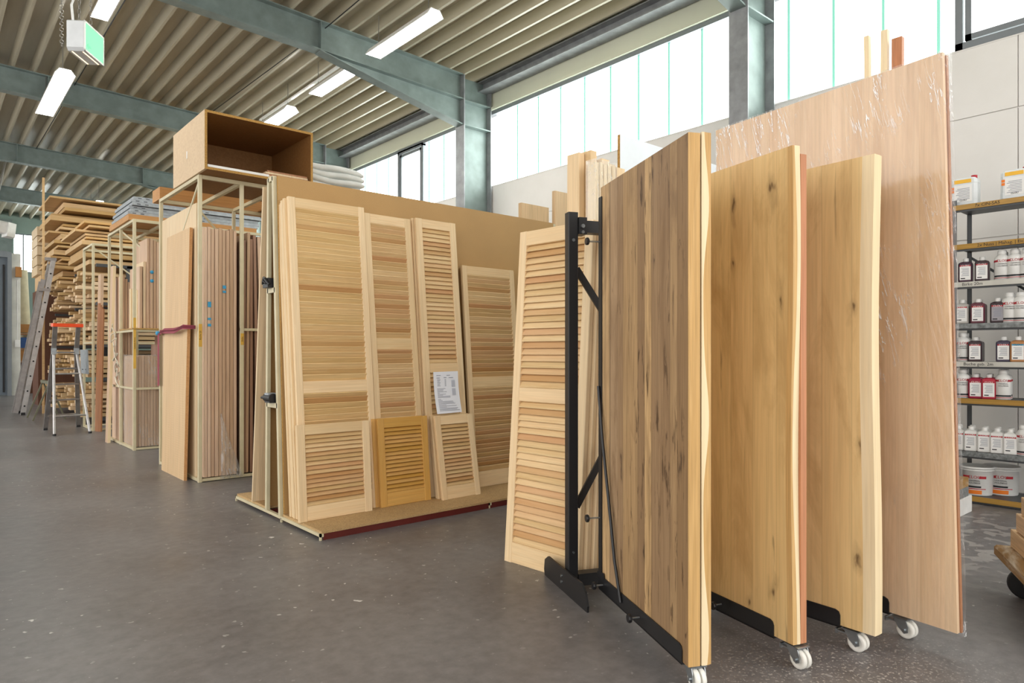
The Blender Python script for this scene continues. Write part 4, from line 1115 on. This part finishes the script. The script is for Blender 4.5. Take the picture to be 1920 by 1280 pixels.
# battens in the shelves: ends towards the aisle
protos = []
for w_, h_ in ((.16, .045), (.20, .055), (.12, .06), (.24, .04), (.14, .075)):
    me = MB().bev(0, 0, 0, 2.2, w_, h_, .003).build('timber_batten', 'batten_wood')
    protos.append((me, w_, h_)); 
used = set()
cells = [('lowest', .115, .70), ('second', .775, 1.26), ('third', 1.335, 1.95), ('top', 2.035, 2.60)]
cols = [('nearer', 13.15, 14.5), ('middle', 15.2, 16.9)]
for ln_, z0, z1 in cells:
    for cn, ya, yb in cols:
        z = z0; full = z1 - random.uniform(.0, .16)
        while z < full - .05:
            y = ya + random.uniform(-.05, .08); hmax = 0
            while y < yb:
                k_ = random.randrange(5); pr_, w_, h_ = protos[k_]
                if z + h_ > z1 - .005 or y + w_ > yb + .12: break
                if random.random() > .08:
                    if k_ in used:
                        o = pr_.copy(); COL.objects.link(o)
                    else:
                        o = pr_; used.add(k_)
                    o.location = (2.06 + random.uniform(-.12, .22), y, z)
                    tag(o, 'pale sawn batten end in the %s shelf, %s stack of the timber rack' % (ln_, cn), 'batten', 'battens in the %s shelf of the timber rack, %s stack' % (ln_, cn))
                hmax = max(hmax, h_); y += w_ + random.uniform(.004, .03)
            z += (hmax or .05) + .003
for k_, (pr_, w_, h_) in enumerate(protos):
    if k_ not in used: bpy.data.objects.remove(pr_)
# wrapped pale beams on the far side of the rear column
for i in range(5):
    tag(MB().bev(1.98, 18.6, 2.95 + .22 * i, 3.9, 19.6, 3.15 + .22 * i).build('wrapped_beam', 'light_board'), ['lowest pale planed beam behind the tall post', 'second pale planed beam behind the tall post', 'middle pale planed beam behind the tall post', 'fourth pale planed beam behind the tall post', 'topmost pale planed beam behind the tall post'][i], 'beam', 'planed beams behind the tall post')
tag(MB().box(2.05, 18.55, 2.6, 2.9, 19.65, 2.945).build('beam_pallet', 'timber'), 'timber pallet under the pale planed beams', 'pallet')
tag(MB().box(2.0, 18.6, 0, 2.9, 19.6, 2.598).build('timber_trestle', 'brown_box'), 'dark timber block carrying the pallet of planed beams', 'trestle')
tag(MB().bev(1.80, 16.12, 0.0, 1.84, 16.16, 4.62).build('tall_post', 'timber'), 'tall thin wooden post standing beside the extension ladder', 'post')
# ================================================================== LADDERS
t = thing('extension_ladder', 'aluminium extension ladder leaning on the timber rack', 'ladder', Matrix.Identity(4))
def rail(p0, p1, w, d_, nm='rail', mt='aluminium'): return MB().bar(p0, p1, w, d_, (1, 0, .2)).build(nm, mt, t)
B0 = Vector((1.33, 16.45, 0)); T0 = Vector((1.86, 16.5, 2.75)); B1 = Vector((1.47, 15.95, 0)); T1 = Vector((1.97, 16.02, 3.02))
off = Vector((0.10, 0, -.02))
ra = rail(B1, T1, .028, .085); rb = rail(B0 + Vector((.14, 0, 0)), T1 + Vector((0, .45, 0)), .028, .085)
rc = rail(B1 - off + Vector((0, .06, 0.02)), T1 - off * 1.0 + Vector((-.06, .06, -.42)), .028, .075, 'rail', 'dull_aluminium'); rd = rail(B0 + Vector((.04, -.06, 0.02)), T1 + Vector((-.16, .39, -.42)), .028, .075, 'rail', 'dull_aluminium')
for i in range(10):
    f_ = (i + .6) / 10.6
    MB().cyl(B1.lerp(T1, f_), (B0 + Vector((.14, 0, 0))).lerp(T1 + Vector((0, .45, 0)), f_), .015, 8).build('rung', 'dull_aluminium', t)
    p_ = B1.lerp(T1, f_); MB().cyl(p_ + Vector((0, -.0165, 0)), p_ + Vector((0, -.0145, 0)), .016, 10).build('rung_hole', 'hole_black', t)
for p_ in (T1, B1.lerp(T1, .8)):
    MB().box(p_.x - .14, p_.y - .02, p_.z - .03, p_.x + .05, p_.y + .03, p_.z + .03).build('guide_bracket', 'dull_aluminium', t)
MB().box(B1.x - .03, B1.y - .03, 0, B1.x + .04, B1.y + .03, .05).build('rubber_foot', 'black_plastic', t)
MB().box(B0.x + .11, B0.y - .03, 0, B0.x + .18, B0.y + .03, .05).build('rubber_foot', 'black_plastic', t)
# step ladder
t = thing('step_ladder', 'aluminium step ladder with an orange top tray', 'ladder', Matrix.Identity(4))
FL, FR = Vector((1.449, 11.69, 0)), Vector((1.896, 11.73, 0)); RL, RR = Vector((1.452, 12.66, 0)), Vector((1.916, 12.86, 0))
HL, HR = Vector((1.50, 12.17, 1.22)), Vector((1.80, 12.25, 1.22)); TL, TR = Vector((1.50, 12.02, 1.58)), Vector((1.80, 12.08, 1.58))
for a, b in ((FL, HL), (FR, HR)): MB().tube([a, b], .019, 12).build('support_tube', 'aluminium', t)
for a, b, c_ in ((RL, HL, TL), (RR, HR, TR)): MB().bar(a, b, .03, .06, (1, 0, 0)).bar(b, c_, .03, .06, (1, 0, 0)).build('stile', 'dull_aluminium', t)
for f_ in (.22, .72): 
    MB().cyl(FL.lerp(HL, f_), FR.lerp(HR, f_), .014, 10).build('crossbar', 'aluminium', t)
for f_ in (.18, .38, .58, .78, .98):
    a, b = RL.lerp(HL, f_), RR.lerp(HR, f_); MB().bar(a, b, .08, .025).build('step', 'dull_aluminium', t)
MB().bar(TL + Vector((-.04, 0, .02)), TR + Vector((.05, .0, .02)), .10, .05).build('top_tray', 'orange_plastic', t)
for p_ in (HL, HR): MB().box(p_.x - .03, p_.y - .05, p_.z - .05, p_.x + .03, p_.y + .04, p_.z + .04).build('hinge', 'panel_grey', t)
for p_ in (FL, FR): MB().cyl(p_, p_ + Vector((0, 0, .03)), .024, 10).build('rubber_foot', 'black_plastic', t)
for p_ in (RL, RR): MB().box(p_.x - .025, p_.y - .04, 0, p_.x + .025, p_.y + .04, .03).build('rubber_foot', 'black_plastic', t)
# trestle
t = thing('sawhorse', 'small dull green folding trestle in front of the timber rack', 'trestle', T(1.72, 14.9, 0))
MB().bar((0, -.5, .66), (0, .5, .66), .06, .05).build('top_bar', 'trestle_green', t)
for y in (-.42, .42):
    for x in (-.24, .24): MB().bar((0, y, .66), (x, y, 0), .04, .025).build('leg', 'trestle_green', t)
# odds and ends beyond
tag(MB().tube([(2.35, 24.6, .9), (2.22, 24.5, 3.6)], .16, 16).build('fabric_roll', 'beige_roll'), 'tall beige roll leaning behind the white pier', 'roll')
tag(MB().box(2.1, 24.2, .0, 3.0, 25.0, .9).build('storage_cabinet', 'brown_box'), 'dark low cabinet behind the white pier', 'cabinet')
tag(MB().bev(2.15, 23.9, 1.32, 2.75, 24.2, 1.62).build('blue_crate', 'blue_crate_plastic'), 'blue crate on the far shelf behind the white pier', 'crate')
tag(MB().bev(2.15, 23.9, .95, 2.7, 24.2, 1.27).build('carton', 'cardboard'), 'brown carton on the lower far shelf behind the white pier', 'carton')
tag(MB().bev(2.15, 23.9, 1.76, 2.75, 24.2, 2.0).build('carton', 'cardboard'), 'brown carton on the upper far shelf behind the white pier', 'carton')
t = thing('far_shelf', 'brown shelf unit with crate and cartons behind the white pier', 'shelf', T(2.12, 23.88, 0))
for z in (.91, 1.28, 1.70): MB().box(0, 0, z, .9, .35, z + .03).build('shelf_board', 'brown_plank', t)
for x in (0, .87): MB().box(x, .32, 0, x + .03, .35, 2.1).build('post', 'brown_box', t)
t = thing('duct_head', 'white boxy duct head hanging above the grey sliding door', 'duct', frame((1.25, 19.9, 4.12), (.97, .2, -.1), (-.2, .97, 0), (.1, 0, .99)))
MB().bev(-.9, -.15, -.12, .30, .15, .16, .03).build('duct', 'white_plastic', t)
MB().prism([(.26, -.2), (.44, -.12), (.44, .12), (.26, .2)], -.18, .15).build('nozzle', 'white_plastic', t)
MB().tube([(0, 0, .15), (0.1, 0, 1.6)], .02, 8).build('hanger', 'chain_steel', t)

# ================================================================== STAIN SHELF
SX = 6.30
t = thing('bottle_shelf', 'grey steel shelf unit with bottles and canisters of wood stain', 'shelf', T(SX, .2, 0))
SY0, SY1 = .2, 1.845
tops = (2.378, 2.062, 1.760, 1.428, 1.125, .832, .412, .060)
fronts = ('shelf_wood', 'shelf_wood', 'strip_white', 'strip_speckle', 'strip_white', 'shelf_wood', 'strip_speckle', 'shelf_wood')
for z, fm in zip(tops, fronts):
    MB().box(.006, 0, z - .018, .42, SY1 - SY0, z - .002).box(.006, 0, z - .055, .018, SY1 - SY0, z - .018).build('shelf_plate', 'shelf_steel', t)
    MB().box(-.004, 0.0, z - .040, .006, SY1 - SY0 - .012, z).build('front_strip', fm, t)
for x in (.004, .39):
    for y in (0, SY1 - SY0 - .005):
        mb = MB().box(x, y, 0, x + .035, y + .004, 2.42).box(x, y - .03, 0, x + .004, y + .004, 2.42)
        if x > .1 and y > 1:
            pass
        mb.build('post', 'shelf_steel', t)
mb = MB()
for j in range(60): mb.box(.400, SY1 - SY0 - .007, .05 + j * .04, .412, SY1 - SY0 - .0045, .066 + j * .04)
mb.build('slot', 'hole_black', t)
MB().bar((.40, SY1 - SY0 - .02, 2.0), (.41, .35, 1.0), .005, .02).build('brace', 'shelf_steel', t)
for z, y, body in ((2.358, 1.60, '7x CIN-SAS'), (2.042, 1.50, '2x Nuss | Mahag. | Eiche'), (1.74, 1.70, 'Birke 20m'), (1.105, 1.66, 'Buche geb. 2m')):
    text(body, .034, 'ink_black', t, frame((-.0045, y - SY0, z), (0, -1, 0), (0, 0, 1), (-1, 0, 0)), 'handwriting')

def lab_text(body, size, mat, parent, x, y, z):
    """lettering that faces the aisle (-X)"""
    return text(body, size, mat, parent, frame((x, y, z), (0, -1, 0), (0, 0, 1), (-1, 0, 0)))
def square_bottle(label, body, loc, lab='label_white', band='label_red', yaw=0.0, hh=.195):
    t = thing('stain_bottle', label, 'bottle', T(*loc) @ Matrix.Rotation(yaw, 4, 'Z'), 'stain bottles on the shelf unit')
    w = .048; prof = []
    for z, q in ((0, .9), (.006, 1.0), (hh * .74, 1.0), (hh * .80, .93), (hh * .85, .55), (hh * .86, .36)):
        a = w * q; r = .010 * q
        prof.append([(-a + r, -a, z), (a - r, -a, z), (a, -a + r, z), (a, a - r, z), (a - r, a, z), (-a + r, a, z), (-a, a - r, z), (-a, -a + r, z)])
    MB().loft(prof, False).build('bottle', body, t)
    MB().lathe([(0, hh * .855), (.019, hh * .855), (.020, hh * .87), (.020, hh * .985), (.017, hh), (0, hh)], 16).build('cap', 'white_plastic', t)
    MB().box(-w - .0012, -.037, .018, -w, .037, hh * .70).build('label', lab, t)
    if band: 
        MB().box(-w - .0018, -.037, hh * .645, -w - .001, .037, hh * .70).build('label_band', band, t)
        lab_text('CLOU', .020, 'label_white' if band != 'label_blue' else 'ink_black', t, -w - .0022, 0, hh * .672)
    mb = MB()
    for j in range(7): mb.box(-w - .0018, -.010 - .015, .05 + j * .0095, -w - .001, .026 - .004 * (j % 3), .0535 + j * .0095)
    mb.build('small_print', 'ink_grey', t)
    MB().box(-w - .0018, .0, .026, -w - .001, .03, .034).build('black_print', 'ink_black', t)
    return t
def round_bottle(label, loc, yaw=0.0, hh=.232):
    t = thing('wood_stain_bottle', label, 'bottle', T(*loc) @ Matrix.Rotation(yaw, 4, 'Z'), 'white round bottles on the shelf unit')
    R = .052
    MB().lathe([(0, 0), (R - .004, 0), (R, .005), (R, hh * .70), (R * .93, hh * .77), (R * .65, hh * .83), (.026, hh * .86), (.026, hh * .87)], 24).build('bottle', 'white_plastic', t)
    MB().lathe([(0, hh * .86), (.028, hh * .86), (.030, hh * .875), (.030, hh * .98), (.026, hh), (0, hh)], 20).build('cap', 'white_plastic', t)
    def arc(z0, z1, a0, a1, mat, nm):
        mb = MB(); n = 14; vs = []; fs = []
        for i in range(n + 1):
            a = math.pi + a0 + (a1 - a0) * i / n
            for rr, z in ((R + .0008, z0), (R + .0008, z1), (R - .001, z1), (R - .001, z0)): vs.append((rr * math.cos(a), rr * math.sin(a), z))
        for i in range(n):
            for q in range(4): fs.append((i * 4 + q, i * 4 + (q + 1) % 4, i * 4 + 4 + (q + 1) % 4, i * 4 + 4 + q))
        mb.add(vs, fs).build(nm, mat, t)
    arc(hh * .60, hh * .665, .55, 1.5, 'label_red', 'red_band'); arc(hh * .60, hh * .665, -1.5, -.55, 'label_red', 'red_band')
    arc(hh * .10, hh * .155, -1.2, 1.2, 'ink_black', 'black_band'); arc(hh * .055, hh * .075, -1.4, 1.4, 'label_red', 'red_line')
    lab_text('CLOU', .028, 'label_red', t, -R - .0015, 0, hh * .632)
    lab_text('UNIVERSAL', .013, 'ink_black', t, -R - .0012, 0, hh * .53); lab_text('HOLZBEIZE', .013, 'ink_black', t, -R - .0012, 0, hh * .46)
    return t
YV = lambda px, X: X * (0.75585 - 0.65474 * (px - 960) / 1280) / (0.65474 + 0.75585 * (px - 960) / 1280)
BX = 6.37
rows_b = [
 (1.760, [('s', 1811, 'stain_plum', 'plum stain bottle with red framed label on the Birke shelf'), ('s', 1842, 'stain_dark', 'dark stain bottle second on the Birke shelf'), ('r', 1879, '', 'white round stain bottle beside the dark ones on the Birke shelf'), ('r', 1903, '', 'second white round bottle on the Birke shelf'), ('r', 1926, '', 'third white round bottle on the Birke shelf, cut by the frame')]),
 (1.428, [('s', 1804, 'pale_grey_bottle', 'pale grey bottle at the end of the speckled shelf'), ('s', 1834, 'stain_wine', 'wine coloured bottle on the speckled shelf'), ('s', 1871, 'stain_dark', 'dark bottle with grey label on the speckled shelf'), ('r', 1893, '', 'white round bottle beside the grey labelled one'), ('r', 1914, '', 'white round bottle last in view on the speckled shelf')]),
 (1.125, [('r', 1805, '', 'single white round bottle at the end of the Buche shelf'), ('s', 1829, 'stain_dark', 'dark bottle next to the single round one on the Buche shelf'), ('s', 1882, 'stain_indigo', 'bluish dark bottle standing alone on the Buche shelf'), ('s', 1909, 'stain_amber', 'amber bottle with blue banded label on the Buche shelf')]),
 (.832, [('r', 1805, '', 'white round bottle beside the crimson one'), ('s', 1830, 'stain_crimson', 'crimson stain bottle on the ochre edged shelf'), ('s', 1855, 'stain_red', 'lighter red stain bottle on the ochre edged shelf'), ('r', 1881, '', 'white round bottle after the two red ones'), ]),
 (.412, [('s', 1797, 'white_plastic', 'white square bottle half behind the wrapped panel on the low grey shelf'), ('s', 1821, 'white_plastic', 'second white square bottle on the low grey shelf'), ('s', 1846, 'white_plastic', 'third white square bottle on the low grey shelf'), ('s', 1870, 'white_plastic', 'fourth white square bottle on the low grey shelf'), ('s', 1895, 'white_plastic', 'fifth white square bottle on the low grey shelf'), ('r', 1920, '', 'white round bottle ending the row on the low grey shelf')]),
]
for z, row in rows_b:
    for kind, px, mat, lb in row:
        y = YV(px, BX); yaw = .24
        if kind == 'r': round_bottle(lb, (BX, y, z), yaw)
        elif 'amber' in lb: square_bottle(lb, mat, (BX, y, z), 'label_white', 'label_blue', yaw * .7)
        elif 'grey label ' in lb: square_bottle(lb, mat, (BX, y, z), 'label_grey', 'label_red', yaw * .7)
        else: square_bottle(lb, mat, (BX, y, z), yaw=yaw * .7)
        # one more behind it
        if px < 1900 and 'alone' not in lb and 'Birke shelf' not in lb or kind == 'r' and px < 1910:
            y2 = y + .02
            if kind == 'r': round_bottle('bottle behind the ' + lb, (BX + .125, y2, z), yaw)
            else: square_bottle('bottle behind the ' + lb, mat, (BX + .115, y2, z), yaw=yaw * .7)
# canisters
def canister(label, loc, W_=.19, D_=.14, Hh=.225, cap=True):
    t = thing('canister', label, 'canister', T(*loc) @ Matrix.Rotation(.06, 4, 'Z'), 'canisters on the top shelf')
    prof = []
    for z, q in ((0, .93), (.01, 1.0), (.05, 1.0), (.055, .985), (Hh * .78, .985), (Hh * .8, 1.0), (Hh * .92, .98), (Hh, .78)):
        a, b = D_ / 2 * q, W_ / 2 * q; r = .02
        prof.append([(-a + r, -b, z), (a - r, -b, z), (a, -b + r, z), (a, b - r, z), (a - r, b, z), (-a + r, b, z), (-a, b - r, z), (-a, -b + r, z)])
    MB().loft(prof).build('body', 'canister_plastic', t)
    MB().box(-.012, -.06, Hh - .005, .012, .02, Hh + .012).build('handle', 'canister_plastic', t)
    MB().lathe([(0, Hh - .01), (.022, Hh - .01), (.022, Hh + .02), (0, Hh + .02)], 14, (.0, -W_ * .32, 0)).build('cap', 'label_red', t)
    x = -D_ / 2 - .001
    MB().box(x - .001, -.06, .03, x + .001, .062, .165).build('label', 'label_white', t)
    MB().box(x - .001, -.055, Hh * .80, x + .002, .062, Hh * .93).build('hazard_band', 'label_yellow', t)
    MB().box(x - .002, .062, .135, x + .001, .084, .155).box(x - .002, .062, .110, x + .001, .084, .130).build('hazard_mark', 'label_orange', t)
    mb = MB()
    for j in range(8): mb.box(x - .002, -.045, .05 + .012 * j, x - .001, .05 - .01 * (j % 3), .054 + .012 * j)
    mb.build('small_print', 'ink_grey', t)
    lab_text('CLOU', .018, 'ink_black', t, x - .0025, 0, .042)
canister('white canister with yellow band by the wrapped panel on top of the shelf', (6.42, YV(1810, 6.42), 2.38))
canister('white canister with yellow band cut by the frame on top of the shelf', (6.42, YV(1906, 6.42), 2.38))
# buckets
def bucket(label, loc, yaw):
    t = thing('paint_bucket', label, 'bucket', T(*loc) @ Matrix.Rotation(yaw, 4, 'Z'), 'buckets on the lowest shelf')
    R0, R1, Hh = .108, .122, .225
    MB().lathe([(0, 0), (R0, 0), (R0 + .002, .004), (R1 - .003, Hh * .86), (R1 + .004, Hh * .87), (R1 + .004, Hh * .9), (R1 - .002, Hh * .92)], 32).build('bucket', 'white_plastic', t)
    MB().lathe([(R1 + .001, Hh * .93), (R1 + .006, Hh * .93), (R1 + .006, Hh), (R1 - .01, Hh + .002), (R1 - .014, Hh - .006), (0, Hh - .006)], 32).build('lid', 'white_plastic', t)
    pts = [(R1 * math.cos(a) * 1.03, R1 * 1.06 * math.sin(a), Hh * .85 - .10 * abs(math.cos(a)) ) for a in [math.pi / 2 + math.pi * i / 12 for i in range(13)]]
    MB().tube([(-.01 + p[0] * .25, p[1], Hh * .86 - .015 * (1 - abs(p[1]) / .13)) for p in pts], .003, 6).build('handle', 'zinc', t) if False else None
    MB().tube([(0, R1 + .004, Hh * .8), (-.01, R1 + .012, Hh * .72), (-.01, R1 + .010, Hh * .6)], .004, 6).build('handle', 'zinc', t)
    def patch(z0, z1, a0, a1, mat, nm):
        vs = []; fs = []; n = 10
        rr = lambda z: R0 + (R1 - R0) * z / Hh + .0022
        for i in range(n + 1):
            a = math.pi + a0 + (a1 - a0) * i / n
            for z, dq in ((z0, 0), (z1, 0), (z1, .003), (z0, .003)): vs.append(((rr(z) - dq) * math.cos(a), (rr(z) - dq) * math.sin(a), z))
        for i in range(n):
            for q in range(4): fs.append((i * 4 + q, i * 4 + (q + 1) % 4, i * 4 + 4 + (q + 1) % 4, i * 4 + 4 + q))
        MB().add(vs, fs).build(nm, mat, t)
    patch(.135, .155, .28, .7, 'label_red', 'red_band'); patch(.135, .155, -.7, -.28, 'label_red', 'red_band')
    patch(.062, .076, -.55, .4, 'ink_black', 'black_band'); patch(.050, .056, -.7, .7, 'label_red', 'red_line'); patch(.012, .042, -.55, .45, 'label_orange', 'orange_sticker')
    lab_text('CLOU', .034, 'label_red', t, -R1 - .001, 0, .146); lab_text('UNIVERSAL', .016, 'ink_black', t, -R1 + .002, 0, .118); lab_text('HOLZBEIZE', .016, 'ink_black', t, -R1 + .002, 0, .100)
bucket('white bucket with loose handle on the lowest shelf by the carton', (6.45, YV(1830, 6.45), .060), .16)
bucket('white bucket behind the other one on the lowest shelf', (6.60, YV(1878, 6.60), .060), .2)
tag(MB().bev(5.72, 1.62, 0, 5.99, 1.86, .125).build('white_carton', 'white_plastic'), 'small white carton on the floor below the bottle shelf', 'carton')
t = thing('cardboard_tray', 'brown cardboard tray with grey lid on the white carton', 'tray', T(5.73, 1.625, .127))
MB().bev(0, 0, 0, .2, .25, .07).build('tray', 'strip_speckle', t); MB().bev(0, 0, .071, .2, .25, .14).build('lid', 'cart_wood', t)

# ================================================================== DOLLY
C0 = Vector((4.13, 1.02, 0)); e1 = Vector((-.90, -.44, 0)).normalized(); e2 = Vector((.44, -.90, 0)).normalized()
md = frame(C0, e1, e2, (0, 0, 1))
t = thing('wooden_dolly', 'worn wooden dolly with black wheels at the frame edge', 'dolly', md)
MB().bev(0, 0, .165, .85, .55, .222, .01).build('deck', 'cart_wood', t)
for (x, y) in ((.12, .10), (.72, .10), (.12, .45), (.72, .45)):
    wl = MB().lathe([(0, -.022), (.045, -.022), (.05, -.018), (.065, -.020), (.072, -.012), (.072, .012), (.065, .020), (.05, .018), (.045, .022), (0, .022)], 26, (x, y, .072), 0).build('wheel', 'tyre_black', t)
    MB().box(x - .03, y - .03, .15, x + .03, y + .03, .165).box(x - .032, y - .012, .06, x - .026, y + .012, .155).box(x + .026, y - .012, .06, x + .032, y + .012, .155).build('fork', 'shelf_steel', wl)
for i, (x, y, w_, l_, z) in enumerate(((.02, .065, .50, .12, .224), (.0, .20, .50, .12, .224), (.075, .075, .45, .13, .316), (.12, .085, .40, .11, .406))):
    tag(MB().bev(0, 0, 0, w_, l_, .088, .003).build('wood_block', 'block_wood', None, md @ T(x, y, z)), ['planed wood block standing at the corner of the dolly', 'second planed wood block on the dolly deck', 'planed wood block in the second layer on the dolly', 'topmost planed wood block on the dolly'][i], 'block', 'wood blocks on the dolly')
